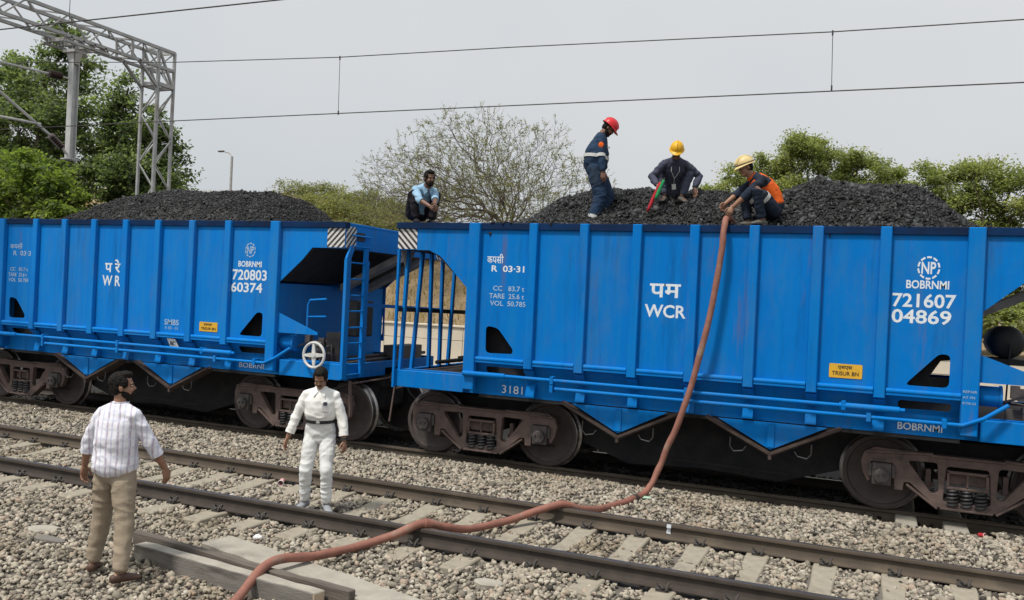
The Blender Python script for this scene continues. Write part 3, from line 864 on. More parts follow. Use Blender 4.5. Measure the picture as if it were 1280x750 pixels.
    # --- V-shaped discharge chutes with brown door edges and handles
    for s in (-1, 1):
        for cx in (lx(3.33), lx(5.43)):
            mb = MB().plate([(cx - 0.70, 1.095), (cx + 0.70, 1.095), (cx, 0.735)], [], s * 1.60, s * 1.585)
            mb.box(cx - 0.045, cx + 0.045, *sorted((s * 1.60, s * 1.622)), 0.77, 1.09)
            ch = mb.build('discharge_chute', B, t)
            tr = MB()
            for q in (-1, 1):
                tr.bar((cx + q * 0.86, s * 1.575, 1.105), (cx, s * 1.575, 0.685), 0.14, 0.035)
                tr.bar((cx + q * 0.86, s * 1.50, 1.085), (cx, s * 1.50, 0.655), 0.20, 0.03)
            tr.box(cx - 0.02, cx + 0.02, s * 1.58 - 0.06, s * 1.58 + 0.06, 0.61, 0.70)
            tr.build('door_edge', M['trim_brown'], ch)
            if s < 0:
                hd = MB()
                for q in (-1, 1):
                    a = Vector((cx + q * 0.52, -1.63, 0.86)); 
                    hd.tube([a, a + Vector((0, 0, -0.13)), a + Vector((-q * 0.05, 0, -0.19)), a + Vector((-q * 0.17, 0, -0.17)), a + Vector((-q * 0.21, 0, -0.11))], 0.010, 6)
                hd.build('handle', M['black'], ch)
    # --- operating pipes along the side
    for z, a, b in ((1.425, -3.42, 2.66), (1.305, -1.95, 3.30)):
        pts = [(a, -1.80, z), (b, -1.80, z)]
        if z < 1.4: pts += [(3.30, -1.80, z + 0.0), (3.52, -1.80, z + 0.10), (3.78, -1.74, z + 0.28)]
        pp = MB().tube(pts, 0.026, 10)
        for bx in (-2.0, -0.05, 1.95) if z > 1.4 else (-2.0, -0.05, 2.25, 3.1):
            pp.box(bx - 0.025, bx + 0.025, -1.835, -1.70, z - 0.05, z + 0.055)
        if z > 1.4:
            pp.tube([(-3.44, -1.80, z), (-2.75, -1.80, z)], 0.040, 10); pp.tube([(1.9, -1.8, z), (2.6, -1.80, z)], 0.040, 10)
        pp.build('operating_pipe', B, t, smooth=True)
    for c in (-3.37 + 0.0, 3.43):
        build_bogie(t, lx(1.0) if c < 0 else lx(7.8))
    # --- couplers, levers
    for s in (-1, 1):
        cp = MB()
        cp.box(*sorted((s * HL, s * (HL + 0.22))), -0.11, 0.11, 0.98, 1.16)
        cp.box(*sorted((s * (HL + 0.2), s * (HL + 0.46))), -0.17, 0.13, 0.95, 1.20)
        cp.build('coupler', M['bogie'], t, bevel=0.015)
        lv = MB()
        lv.tube([(s * (HL + 0.06), -1.45, 1.05), (s * (HL + 0.12), -0.4, 1.08), (s * (HL + 0.3), -0.1, 1.18)], 0.016, 7)
        lv.bar((s * (HL + 0.07), -1.48, 1.10), (s * (HL + 0.13), -1.50, 0.52), 0.05, 0.02)
        lv.build('uncoupling_lever', M['bogie'], t)
        ah = MB().tube([(s * (HL + 0.0), 0.35, 1.0), (s * (HL + 0.15), 0.36, 0.75), (s * (HL + 0.32), 0.34, 0.62), (s * (HL + 0.44), 0.32, 0.68)], 0.028, 8)
        ah.build('air_hose', M['black'], t, smooth=True)
    # --- stanchions and rail at the left end
    e = -HL
    for q, (y0, z0, y1, z1) in enumerate(((-1.52, 1.33, -1.42, 3.27), (-1.16, 1.33, -0.95, 3.27), (-0.58, 1.33, -0.64, 3.27), (-0.20, 1.33, -0.24, 3.27), (0.12, 1.33, 0.24, 3.27), (1.30, 1.33, 1.30, 3.27))):
        MB().bar((e + 0.035, y0, z0), (e + 0.035, y1, z1), 0.075, 0.05, (1, 0, 0)).build('stanchion', B, t, bevel=0.004)
    MB().bar((e + 0.03, -1.70, 1.10), (e + 0.03, -1.70, 3.275), 0.05, 0.035, (1, 0, 0)).build('corner_stanchion', B, t)
    for y in (-1.2,): MB().plate([(-1.65, 3.27), (-1.18, 3.27), (-1.42, 2.95)], [], e + 0.012, e + 0.02, plane='YZ').build('gusset', M['dusty_grey'], t)
    MB().bar((e + 0.0, -1.66, 2.33), (e + 0.0, 1.66, 2.28), 0.06, 0.07).build('end_rail', M['hopper_black'] if blue == 'blue' else B, t)
    eq = MB()
    eq.box(e + 0.35, e + 0.75, 0.45, 0.95, 1.34, 1.66); eq.tube([(e + 0.2, -0.6, 1.45), (e + 0.2, 0.9, 1.45)], 0.035, 8); eq.tube([(e + 0.55, -0.5, 1.52), (e + 0.95, -0.3, 1.60)], 0.05, 8)
    eq.box(e + 0.25, e + 0.38, 0.62, 0.80, 2.02, 2.34)
    eq.bar((e + 1.23, -1.52, 1.34), (e + 1.23, -1.52, 2.02), 0.05, 0.10)
    eq.build('brake_gear', M['black'], t)
    hwf = MB().torus((e + 0.42, 1.55, 1.62), 0.22, 0.018, 'Y', 28, 6)
    for k in range(4):
        a = math.pi / 2 * k
        hwf.bar((e + 0.42, 1.55, 1.62), (e + 0.42 + 0.22 * math.cos(a), 1.55, 1.62 + 0.22 * math.sin(a)), 0.03, 0.02, (0, 1, 0))
    hwf.box(e + 0.33, e + 0.51, 1.40, 1.53, 1.34, 1.66)
    hwf.build('handbrake_wheel', M['black'], t)
    # --- fittings at the right end
    e = HL
    MB().plate([(3.46, 2.17), (4.28, 1.87), (4.28, 1.83), (3.46, 1.83)], [], -YS - 0.0, -YS + 0.012).build('gusset', B, t)
    rs = MB().lathe([(0.0, -0.36), (0.14, -0.35), (0.20, -0.31), (0.225, -0.25), (0.225, 0.45), (0.2, 0.52), (0.0, 0.56)], (3.93, 0.30, 2.30), 'Y', 28)
    if blue == 'blue': rs.build('air_reservoir', M['black'], t, smooth=True)
    else: MB().box(4.22, 4.55, -0.95, -0.45, 1.80, 2.42).build('relay_box', M['black'], t, bevel=0.02)
    if blue == 'blue': MB().box(3.72, 4.20, 0.0, 0.75, 1.99, 2.07).bar((3.96, -0.08, 2.28), (3.93, -0.08, 1.36), 0.03, 0.02).build('reservoir_bracket', M['black'], t)
    MB().lathe([(0.0, -0.20), (0.10, -0.20), (0.125, -0.17), (0.125, 0.10), (0.14, 0.10), (0.14, 0.13), (0.0, 0.13)], (3.60, -1.5, 1.66), 'X', 24).build('brake_cylinder', B, t, smooth=True)
    vg = MB()
    rg = np.random.default_rng(5)
    for k in range(16):
        cx, cz = 3.85 + rg.uniform(0, 0.40), 1.42 + rg.uniform(0, 0.36)
        w, h, y = rg.uniform(0.03, 0.08), rg.uniform(0.03, 0.08), -1.45 + rg.uniform(-0.08, 0.3)
        if k % 2: vg.box(cx - w, cx + w, y - 0.05, y + 0.05, cz - h, cz + h)
        else: vg.tube([(cx - w, y, cz), (cx + w, y + 0.02, cz + rg.uniform(-0.1, 0.1)), (cx + w, y, cz - 0.2)], 0.018, 7)
    vg.tube([(3.75, -1.5, 1.60), (4.0, -1.55, 1.70), (4.2, -1.5, 1.62), (4.25, -1.5, 1.40)], 0.016, 7)
    vg.box(3.8, 4.3, -1.3, -1.2, 1.34, 1.50)
    vg.build('valve_gear', M['axle_box'], t)
    MB().box(4.12, 4.40, -1.22, -1.0, 1.36, 1.86).build('valve_box', M['hopper_black'], t)
    hp = MB().tube([(3.98, -1.58, 1.84), (3.98, -1.58, 2.32), (4.02, -1.58, 2.40), (4.35, -1.58, 2.43)], 0.018, 8)
    hp.tube([(4.0, -1.58, 2.12), (4.35, -1.58, 2.14)], 0.014, 8)
    hp.build('pipe_rail', B, t, smooth=True)
    hw = MB().torus((4.26, -1.74, 1.50), 0.205, 0.023, 'Y', 36, 8)
    for k in range(4):
        a = math.pi / 2 * k + 0.05
        c, s_ = math.cos(a), math.sin(a)
        px, pz = -s_, c
        vs = []
        for rr, w in ((0.02, 0.038), (0.195, 0.018)):
            for q in (-1, 1):
                for yy in (-1.755, -1.73): vs.append((4.26 + rr * c + q * w * px, yy, 1.50 + rr * s_ + q * w * pz))
        hw.add(vs, [(0, 2, 6, 4), (1, 5, 7, 3), (0, 4, 5, 1), (2, 3, 7, 6), (0, 1, 3, 2), (4, 6, 7, 5)])
    hw.lathe([(0, -0.03), (0.04, -0.03), (0.045, 0.02), (0.0, 0.02)], (4.26, -1.74, 1.50), 'Y', 16)
    hw.build('handbrake_wheel', M['wheel_white'], t, smooth=True)
    MB().tube([(4.26, -1.72, 1.50), (4.26, -1.2, 1.50)], 0.025, 8).build('handbrake_shaft', M['axle_box'], t)
    MB().plate([(4.09, 1.23), (4.20, 1.25), (4.24, 1.17), (4.20, 1.10), (4.08, 1.13)], [], -1.520, -1.511).build('plate', M['yellow'], t)
    lad = MB()
    for y in (-1.66, -1.12):
        lad.bar((e + 0.045, y, 1.14), (e + 0.045, y, 3.10), 0.125, 0.055, (1, 0, 0))
        lad.bar((e + 0.035, y, 3.08), (e + 0.035, y + (0.12 if y < -1.5 else 0), 3.30), 0.11, 0.04, (1, 0, 0))
    for z in (1.20, 1.46, 1.72, 1.98, 2.25, 2.51, 2.78, 3.05, 3.32, 3.50):
        lad.tube([(e + 0.05, -1.70 + (0.14 if z > 3.3 else 0), z), (e + 0.05, -1.02, z)], 0.015, 7)
    lad.build('ladder', B, t, bevel=0.003)
    MB().box(e + 0.012, e + 0.02, -1.37, -1.15, 3.42, 3.56).build('plate', M['black'], t)
    MB().bar((e, -1.0, 2.36), (e, 1.66, 2.30), 0.06, 0.06).build('end_rail', B, t)
    bx = MB().box(e - 0.35, e - 0.05, 0.2, 1.1, 1.34, 1.62); bx.tube([(e - 0.5, -0.9, 1.42), (e - 0.1, 1.3, 1.46)], 0.03, 8); bx.tube([(e - 0.2, -1.3, 1.36), (e - 0.2, 0.9, 1.42)], 0.022, 8)
    bx.build('brake_gear', M['axle_box'], t)
    MB().lathe([(0, 0.0), (0.06, 0.0), (0.065, 0.015), (0.0, 0.02)], (4.02, -1.53, 1.215), 'Y', 16).build('lug', B, t)
    lp = MB().plate(rounded([(3.62, 1.195), (3.84, 1.195), (3.84, 1.265), (3.62, 1.265)], 0.035), [], -1.518, -1.510); lp.build('reflector', M['lamp_plate'], t)
    # --- markings
    Y = -YS - 0.0016
    for spec in texts:
        kind = spec[0]
        if kind == 'text':
            _, nm, body, x0, x1, z0, z1, mt, bold = spec[:9]
            y = spec[9] if len(spec) > 9 else Y
            text_obj(nm, body, M[mt], t, lx(x0), lx(x1), z0, z1, y, bold)
        elif kind == 'plate':
            _, x0, x1, z0, z1, rows = spec
            p = MB().plate(rounded([(lx(x0), z0), (lx(x1), z0), (lx(x1), z1), (lx(x0), z1)], 0.015), [], Y - 0.006, Y + 0.001).build('warning_plate', M['yellow'], t)
            for body, a, b, c, d in rows: text_obj('lettering', body, M['black'], p, lx(a), lx(b), c, d, Y - 0.009, 0.01)
        elif kind == 'emblem':
            _, cx, cz, R, body, mt = spec
            mb = MB()
            for k in range(10):
                a0 = 2 * math.pi * k / 10 + 0.06; a1 = a0 + 2 * math.pi / 10 - 0.17
                ring = []
                for a in np.linspace(a0, a1, 5): ring.append((lx(cx) + R * 0.88 * math.cos(a), cz + R * math.sin(a)))
                for a in np.linspace(a1, a0, 5): ring.append((lx(cx) + R * 0.74 * math.cos(a), cz + R * 0.84 * math.sin(a)))
                mb.plate(ring, [], Y - 0.0015, Y + 0.0015)
            em = mb.build('emblem', M[mt], t)
            text_obj('lettering', body, M[mt], em, lx(cx) - R * 0.56, lx(cx) + R * 0.56, cz - R * 0.52, cz + R * 0.52, Y, 0.02)
        elif kind == 'diamond':
            _, cx, cz = spec
            p = MB().add([(lx(cx) - 0.13, -YS - 0.02, cz + 0.085), (lx(cx) + 0.06, -YS - 0.02, cz + 0.085), (lx(cx) + 0.13, -YS + 0.02, cz - 0.085), (lx(cx) - 0.06, -YS + 0.02, cz - 0.085),
                          (lx(cx) - 0.13, -YS - 0.028, cz + 0.082), (lx(cx) + 0.06, -YS - 0.028, cz + 0.082), (lx(cx) + 0.13, -YS + 0.012, cz - 0.088), (lx(cx) - 0.06, -YS + 0.012, cz - 0.088)],
                         [(0, 1, 2, 3), (7, 6, 5, 4), (0, 4, 5, 1), (1, 5, 6, 2), (2, 6, 7, 3), (3, 7, 4, 0)]).build('label_plate', M['lamp_plate'], t)
            text_obj('lettering', 'BC', M['black'], p, lx(cx) - 0.06, lx(cx) + 0.06, cz - 0.035, cz + 0.035, -YS - 0.016, 0.02, 0.002)
    return t

W2_TEXT = [
    ('text', 'painted_lettering', 'पम', 3.725, 4.16, 2.695, 2.885, 'white_paint', 0.020),
    ('text', 'painted_lettering', 'WCR', 3.665, 4.245, 2.415, 2.595, 'white_paint', 0.020),
    ('emblem', 7.225, 3.20, 0.145, 'NP', 'white_paint'),
    ('text', 'painted_lettering', 'BOBRNMI', 6.98, 7.46, 2.94, 3.045, 'white_paint', 0.020),
    ('text', 'painted_number', '721607', 6.83, 7.545, 2.705, 2.88, 'white_paint', 0.020),
    ('text', 'painted_number', '04869', 6.83, 7.50, 2.505, 2.68, 'white_paint', 0.020),
    ('text', 'painted_lettering', 'कपसी', 1.20, 1.47, 3.10, 3.245, 'white_paint', 0.01),
    ('text', 'painted_lettering', 'R  03·31', 1.28, 1.815, 2.975, 3.07, 'white_paint', 0.020),
    ('text', 'painted_lettering', 'CC   83.7 t', 1.32, 1.83, 2.69, 2.765, 'pale_paint', 0.012),
    ('text', 'painted_lettering', 'TARE  25.6 t', 1.26, 1.83, 2.575, 2.65, 'pale_paint', 0.012),
    ('text', 'painted_lettering', 'VOL  50.785', 1.28, 1.86, 2.465, 2.54, 'pale_paint', 0.012),
    ('plate', 6.125, 6.52, 1.765, 1.945, [('एसएस', 6.23, 6.40, 1.87, 1.92), ('TRISUR BN', 6.16, 6.48, 1.80, 1.85)]),
    ('text', 'painted_lettering', 'BOBRNMI', 6.96, 7.47, 1.16, 1.252, 'white_paint', 0.012, -1.512),
    ('text', 'painted_lettering', '3181', 1.46, 1.80, 1.145, 1.265, 'white_paint', 0.0, -1.512),
    ('text', 'painted_lettering', 'REPAIR', 7.66, 7.81, 1.70, 1.73, 'pale_paint', 0.0, -YS - 0.0815),
    ('text', 'painted_lettering', 'AT PN', 7.66, 7.79, 1.63, 1.66, 'pale_paint', 0.0, -YS - 0.0815),
    ('text', 'painted_lettering', 'RTN 03', 7.66, 7.80, 1.56, 1.59, 'pale_paint', 0.0, -YS - 0.0815),
]
W1_TEXT = [
    ('text', 'painted_lettering', 'प रे', 3.79, 4.18, 2.72, 2.965, 'white_paint', 0.020),
    ('text', 'painted_lettering', 'W R', 3.74, 4.195, 2.47, 2.665, 'white_paint', 0.020),
    ('emblem', 7.187, 3.205, 0.125, 'NP', 'pale_paint'),
    ('text', 'painted_lettering', 'BOBRNMI', 6.94, 7.44, 2.915, 3.015, 'white_paint', 0.020),
    ('text', 'painted_number', '720803', 6.82, 7.56, 2.685, 2.868, 'white_paint', 0.020),
    ('text', 'painted_number', '60374', 6.80, 7.475, 2.475, 2.645, 'white_paint', 0.020),
    ('text', 'painted_lettering', 'कपसी', 1.19, 1.54, 3.115, 3.23, 'pale_paint', 0.01),
    ('text', 'painted_lettering', 'R  03·31', 1.29, 1.85, 2.98, 3.075, 'pale_paint', 0.012),
    ('text', 'painted_lettering', 'CC   83.7 t', 1.22, 1.72, 2.675, 2.745, 'pale_paint', 0.012),
    ('text', 'painted_lettering', 'TARE  25.6 t', 1.17, 1.70, 2.565, 2.638, 'pale_paint', 0.012),
    ('text', 'painted_lettering', 'VOL  50.785', 1.18, 1.75, 2.46, 2.532, 'pale_paint', 0.012),
    ('text', 'painted_lettering', 'SMBS', 5.32, 5.655, 1.825, 1.925, 'pale_paint', 0.012),
    ('text', 'painted_lettering', 'R 03 - 31', 5.34, 5.64, 1.745, 1.795, 'pale_paint', 0.0),
    ('plate', 6.14, 6.545, 1.755, 1.92, [('एसएस', 6.24, 6.42, 1.85, 1.895), ('TRISUR BN', 6.18, 6.51, 1.785, 1.83)]),
    ('diamond', 5.55, 1.50),
    ('text', 'painted_lettering', 'BOBRNMI', 6.90, 7.55, 1.165, 1.25, 'white_paint', 0.0, -1.512),
]
W1X = WX - 10.48
build_wagon(WX, 'blue coal hopper wagon marked WCR 721607 04869, with four men on top', 'blue', W2_TEXT)
build_wagon(W1X, 'blue coal hopper wagon marked WR 720803 60374, behind the two walking men', 'blue_far', W1_TEXT)

# ---------------------------------------------------------------- coal
M['coal'] = tint_mat('coal', [(0.0, (0.003, 0.003, 0.0035)), (0.6, (0.0115, 0.012, 0.013)), (1.0, (0.062, 0.064, 0.068))], 0.6, 0.35)
def coal_heap(name, label, prof, cx, seed, crumb):
    """prof: [(x, ridge height)]; heap between the wagon's sides"""
    rg = np.random.default_rng(seed)
    z0 = 3.50
    def h(x, y):
        zr = interp(x, prof)
        s = max(0.0, 1 - (abs(y) / 1.72) ** (2.3 if seed == 33 else 1.7))
        z = z0 + max(0, zr - z0) * s
        return z + 0.115 * hnoise(x, y, 1.5, seed) + 0.05 * hnoise(x, y, 4.4, seed + 3)
    x0, x1 = prof[0][0], prof[-1][0]
    xs = np.linspace(x0, x1, 150); ys = np.linspace(-1.66, 1.66, 60)
    v = np.array([(x, y, h(x, y)) for y in ys for x in xs])
    n = len(xs)
    f = np.array([(j * n + i, j * n + i + 1, (j + 1) * n + i + 1, (j + 1) * n + i) for j in range(len(ys) - 1) for i in range(n - 1)])
    k = 30000
    px = rg.uniform(x0, x1, k); py = rg.uniform(-1.64, 0.9, k)
    pts = np.array([(a, b, h(a, b) + 0.004) for a, b in zip(px, py)])
    pts = pts[pts[:, 2] > 3.52]
    rim = np.stack([rg.uniform(x0 + 0.3, x1 - 0.3, 420), -YS + rg.uniform(-0.03, 0.085, 420), np.full(420, 3.712)], -1)      # crumbs spilt on the wagon's rim
    rim = rim[np.array([noise.noise(Vector((a * 1.3, seed, 0))) for a in rim[:, 0]]) > -0.05]
    pts = np.concatenate([pts, rim])
    rad = (0.009 + 0.027 * rg.uniform(size=len(pts)) ** 1.8) * crumb
    big = rg.uniform(size=len(pts)) < 0.02
    rad[big] *= 2.2
    m = len(pts)
    sv = ICO_V[None] * (1 + 0.48 * rg.uniform(-1, 1, size=(m, 12, 1))) * np.stack([rg.uniform(0.9, 1.7, m), rg.uniform(0.6, 1.1, m), rg.uniform(0.28, 0.7, m)], -1)[:, None]
    sv = np.einsum('nij,nkj->nki', rand_rot(m, rg), sv) * rad[:, None, None] + pts[:, None]
    sf = (ICO_F[None] + (np.arange(m) * 12)[:, None, None]).reshape(-1, 3)
    allv = np.concatenate([v, sv.reshape(-1, 3)])
    tri = np.concatenate([f[:, [0, 1, 2]], f[:, [0, 2, 3]], sf + len(v)])
    col = np.concatenate([np.full(len(v), 0.25), np.repeat(rg.uniform(size=m), 12)])
    allv[:, 0] -= cx
    o = raw_mesh(name, allv, tri, M['coal'], colors=col)
    o.location = (cx, 0, 0)
    tag(o, label, 'coal heap', 'coal loads in the wagons')
    return h
heap2 = coal_heap('coal_heap', 'black lumpy coal heaped in the wagon under the men in helmets',
                  [(0.9, 3.4), (1.25, 3.75), (1.55, 4.10), (1.9, 4.28), (2.5, 4.36), (3.3, 4.36), (4.2, 4.37), (4.75, 4.24), (5.2, 4.26), (5.65, 4.46), (6.1, 4.52), (6.5, 4.47), (7.0, 4.44), (7.3, 4.24), (7.55, 4.02), (7.85, 3.78), (8.2, 3.5)], WX, 21, 1.0)
heap1 = coal_heap('coal_heap', 'smooth dark coal heap filling the left wagon below the portal mast',
                  [(-10.0, 3.4), (-8.95, 3.5), (-8.6, 3.78), (-8.2, 4.05), (-7.7, 4.26), (-7.0, 4.39), (-6, 4.41), (-5, 4.41), (-4.3, 4.40), (-3.8, 4.26), (-3.4, 4.02), (-3.05, 3.74), (-2.7, 3.4)], W1X, 33, 0.72)
# ================================================================ behind the train: wall, bank, trees, portal, wires
def wall_mat():
    m, nt, b = nmat('pale_wall')
    co = coords(nt)
    c = ramp(nt, noise_tex(nt, co, 0.6, 6, 0.65), [(0.3, (0.66, 0.59, 0.48)), (0.72, (0.56, 0.50, 0.40))])
    st = noise_tex(nt, coords(nt, (2, 2, 0.25)), 1.2, 5, 0.7)
    c = mixc(nt, ramp(nt, st, [(0.55, (0, 0, 0)), (0.8, (0.5,) * 3)]), c, (0.36, 0.31, 0.25))
    nt.links.new(c, b.inputs['Base Color']); b.inputs['Roughness'].default_value = 0.9
    bump(nt, b, noise_tex(nt, co, 25, 4), 0.3, 0.01)
    return m
M['wall'] = wall_mat()
wl = thing('boundary_wall', 'long low pale concrete wall behind the wagons', 'wall', (0, 12, 0))
mb = MB()
for k in range(-26, 12):
    mb.box(k * 3.0 + 0.008, k * 3.0 + 2.992, 0.0, 0.22, -0.3, 1.12)
    mb.box(k * 3.0 + 0.008, k * 3.0 + 2.992, 0.015, 0.22, 1.135, 1.56)
mb.build('wall_panel', M['wall'], wl, bevel=0.006)
MB().box(-78, 36, -0.035, 0.26, 1.565, 1.63).build('coping', M['wall'], wl, bevel=0.01)

# ---- dry grassy bank behind the wall
def crest(x):
    return interp(x, [(-120, 8.5), (-50, 8.2), (-24, 7.4), (-19, 7.0), (-15.5, 6.3), (-12, 5.4), (-8, 4.6), (-4, 3.6), (2, 2.6), (10, 2.3), (40, 2.2), (120, 3)])
def bank_z(x, y):
    t = min(1, max(0, (y - 12.25) / 10.5))
    s = t * t * (3 - 2 * t)
    return 1.42 + (crest(x) - 1.42) * s + (0.22 * hnoise(x, y, 0.35, 2) + 0.10 * hnoise(x, y, 1.1, 4)) * min(1, t * 3)
xs = np.concatenate([[-500, -250, -120, -80], np.arange(-60, 40, 0.8), [60, 120, 250, 500]])
ys = np.concatenate([np.arange(12.23, 26, 0.5), [30, 40, 60, 120, 300, 600]])
v = np.array([(x, y, bank_z(x, y)) for y in ys for x in xs]); n = len(xs)
f = np.array([(j * n + i, j * n + i + 1, (j + 1) * n + i + 1, (j + 1) * n + i) for j in range(len(ys) - 1) for i in range(n - 1)])
M['bank'] = pbr('dry_bank_soil', (0.30, 0.215, 0.125), (0.20, 0.15, 0.085), 0.95, scale=0.9, c3=(0.13, 0.115, 0.055), s3=0.4, bstr=0.8, bscale=6, bdist=0.1)
bk = raw_mesh('dry_bank', v, f, M['bank'], smooth=True); bk['kind'] = 'structure'

def leaf_quads(cen, size, rg, up=0.35, asp=0.5):
    """diamond leaves round the given centres"""
    n = len(cen)
    nrm = rg.normal(size=(n, 3)); nrm[:, 2] = np.abs(nrm[:, 2]) * (1 + up) + up
    nrm /= np.linalg.norm(nrm, axis=1)[:, None]
    a = rg.normal(size=(n, 3)); a -= nrm * (a * nrm).sum(1)[:, None]; a /= np.linalg.norm(a, axis=1)[:, None]
    b = np.cross(nrm, a)
    s = size[:, None]
    droop = nrm * s * 0.18
    vs = np.stack([cen - a * s, cen + b * s * asp + droop, cen + a * s, cen - b * s * asp + droop], 1)
    f = np.arange(n * 4).reshape(n, 4)
    return vs.reshape(-1, 3), f

def leaf_mat(name, stops):
    m, nt, b = nmat(name)
    a = nt.nodes.new('ShaderNodeAttribute'); a.attribute_name = 'tint'
    c = ramp(nt, a.outputs['Fac'], stops)
    nt.links.new(c, b.inputs['Base Color']); b.inputs['Roughness'].default_value = 0.55
    b.inputs['Specular IOR Level'].default_value = 0.35
    tr = nt.nodes.new('ShaderNodeBsdfTranslucent'); nt.links.new(mixc(nt, 1.0, c, (1.7, 1.75, 0.9), 'MULTIPLY'), tr.inputs[0])
    mx = nt.nodes.new('ShaderNodeMixShader'); mx.inputs[0].default_value = 0.58
    out = nt.nodes['Material Output']
    nt.links.new(b.outputs[0], mx.inputs[1]); nt.links.new(tr.outputs[0], mx.inputs[2]); nt.links.new(mx.outputs[0], out.inputs['Surface'])
    return m
M['leaf_dark'] = leaf_mat('leaves_dark', [(0, (0.055, 0.082, 0.038)), (0.5, (0.110, 0.148, 0.076)), (1, (0.19, 0.235, 0.13))])
M['leaf_bright'] = leaf_mat('leaves_bright', [(0, (0.070, 0.108, 0.030)), (0.5, (0.128, 0.178, 0.046)), (1, (0.20, 0.245, 0.085))])
M['leaf_olive'] = leaf_mat('leaves_olive', [(0, (0.11, 0.14, 0.058)), (0.5, (0.205, 0.235, 0.105)), (1, (0.32, 0.34, 0.17))])
M['leaf_dry'] = leaf_mat('leaves_dry', [(0, (0.10, 0.095, 0.045)), (0.5, (0.16, 0.15, 0.065)), (1, (0.20, 0.20, 0.07))])

def limb_path(a, b, rg, n=5, wob=0.12, sag=0.0):
    a = np.array(a, float); b = np.array(b, float); L = np.linalg.norm(b - a)
    pts = [a]
    for i in range(1, n):
        t = i / n
        pts.append(a + (b - a) * t + rg.normal(size=3) * wob * L * 0.25 * math.sin(math.pi * t) + np.array([0, 0, sag * L * math.sin(math.pi * t)]))
    pts.append(b)
    return pts

def leafy_tree(name, label, cat, base, lobes, seed, leaf, size, nleaf, clump_r, mat, bark='wood_bark', trunk_r=0.22, group=None, hollow=0.55, per_clump=75):
    """lobes: [(x, y, z, rx, ry, rz)] in world coordinates; clumps of leaves sit in each lobe's outer volume on limbs from the trunk"""
    rg = np.random.default_rng(seed)
    t = thing(name, label, cat, base, 0, group)
    B = np.array(base, float)
    fork = np.array([np.mean([l[0] for l in lobes]) * 0.5 + B[0] * 0.5, np.mean([l[1] for l in lobes]) * 0.5 + B[1] * 0.5, B[2] + (min(l[2] for l in lobes) - B[2]) * 0.55]) - B
    mb = MB()
    pts = limb_path((0, 0, -0.3), fork, rg, 4, 0.15)
    mb.tube(pts, list(np.linspace(trunk_r * 1.25, trunk_r * 0.8, len(pts))), 10)
    cen = []; tint = []
    vol = np.array([l[3] * l[4] * l[5] for l in lobes]) ** 0.75; vol /= vol.sum()
    for l, w in zip(lobes, vol):
        c = np.array(l[:3]) - B; R = np.array(l[3:])
        p = limb_path(fork, c, rg, 6, 0.3, 0.05)
        mb.tube(p, list(np.linspace(trunk_r * 0.55, trunk_r * 0.16, len(p))), 7)
        nc = max(6, int(nleaf * w / per_clump))
        d = rg.normal(size=(nc, 3)); d /= np.linalg.norm(d, axis=1)[:, None]
        rad = rg.uniform(hollow, 1.0, nc) ** 0.7
        lump = np.array([1 + 0.5 * noise.noise(Vector(q) * 2.1 + Vector((seed, l[0], l[1]))) for q in d])
        cc = c + d * R * (rad * lump)[:, None]
        for i in range(0, nc, 4):
            q = limb_path(p[3 + i % 3], cc[i], rg, 3, 0.25)
            mb.tube(q, [trunk_r * 0.13, trunk_r * 0.09, trunk_r * 0.06, trunk_r * 0.03], 4, cap=False)
        per = rg.poisson(nleaf * w / nc, nc) + 2
        ct = np.clip(rg.normal(0.5, 0.22, nc), 0, 1)
        for q, k, tt in zip(cc, per, ct):
            s = clump_r * rg.uniform(0.6, 1.25)
            cen.append(q + rg.normal(size=(k, 3)) * np.array([s, s, s * 0.6]))
            tint.append(np.clip(tt + rg.normal(0, 0.14, k), 0, 1))
    mb.build('trunk', M[bark], t, smooth=True)
    cen = np.concatenate(cen); tint = np.concatenate(tint)
    vs, f = leaf_quads(cen, size * rg.uniform(0.6, 1.3, len(cen)), rg)
    raw_mesh('crown', vs, f, M[mat], t, np.repeat(tint, 4))
    return t

# --- left: two big dark trees behind the portal mast and a bright one in front of them
leafy_tree('broadleaf_tree', 'tall dark green broadleaf tree at the far left behind the hanging arm', 'tree', (-23.5, 10.5, 0),
           [(-24.2, 10, 10.0, 1.6, 1.5, 1.2), (-22.7, 10, 11.3, 1.2, 1.2, 1.1), (-21.6, 9.6, 10.2, 1.1, 1.1, 0.9), (-25.5, 10.5, 8.5, 2.3, 2, 1.5), (-22.4, 9.6, 8.7, 1.8, 1.6, 1.2), (-20.8, 9.6, 8.3, 1.1, 1.2, 0.8),
            (-24.0, 10, 6.8, 2.4, 2, 1.3), (-21.4, 9.5, 6.9, 1.7, 1.5, 1.0), (-27.5, 10.5, 10, 2.0, 2, 1.7), (-28.5, 10.5, 7.5, 2.2, 2, 1.8), (-23, 10, 5.2, 2.6, 2, 1.2)],
           3, None, 0.092, 46000, 0.27, 'leaf_dark', trunk_r=0.26, per_clump=150, hollow=0.4, group='leafy trees at the left')
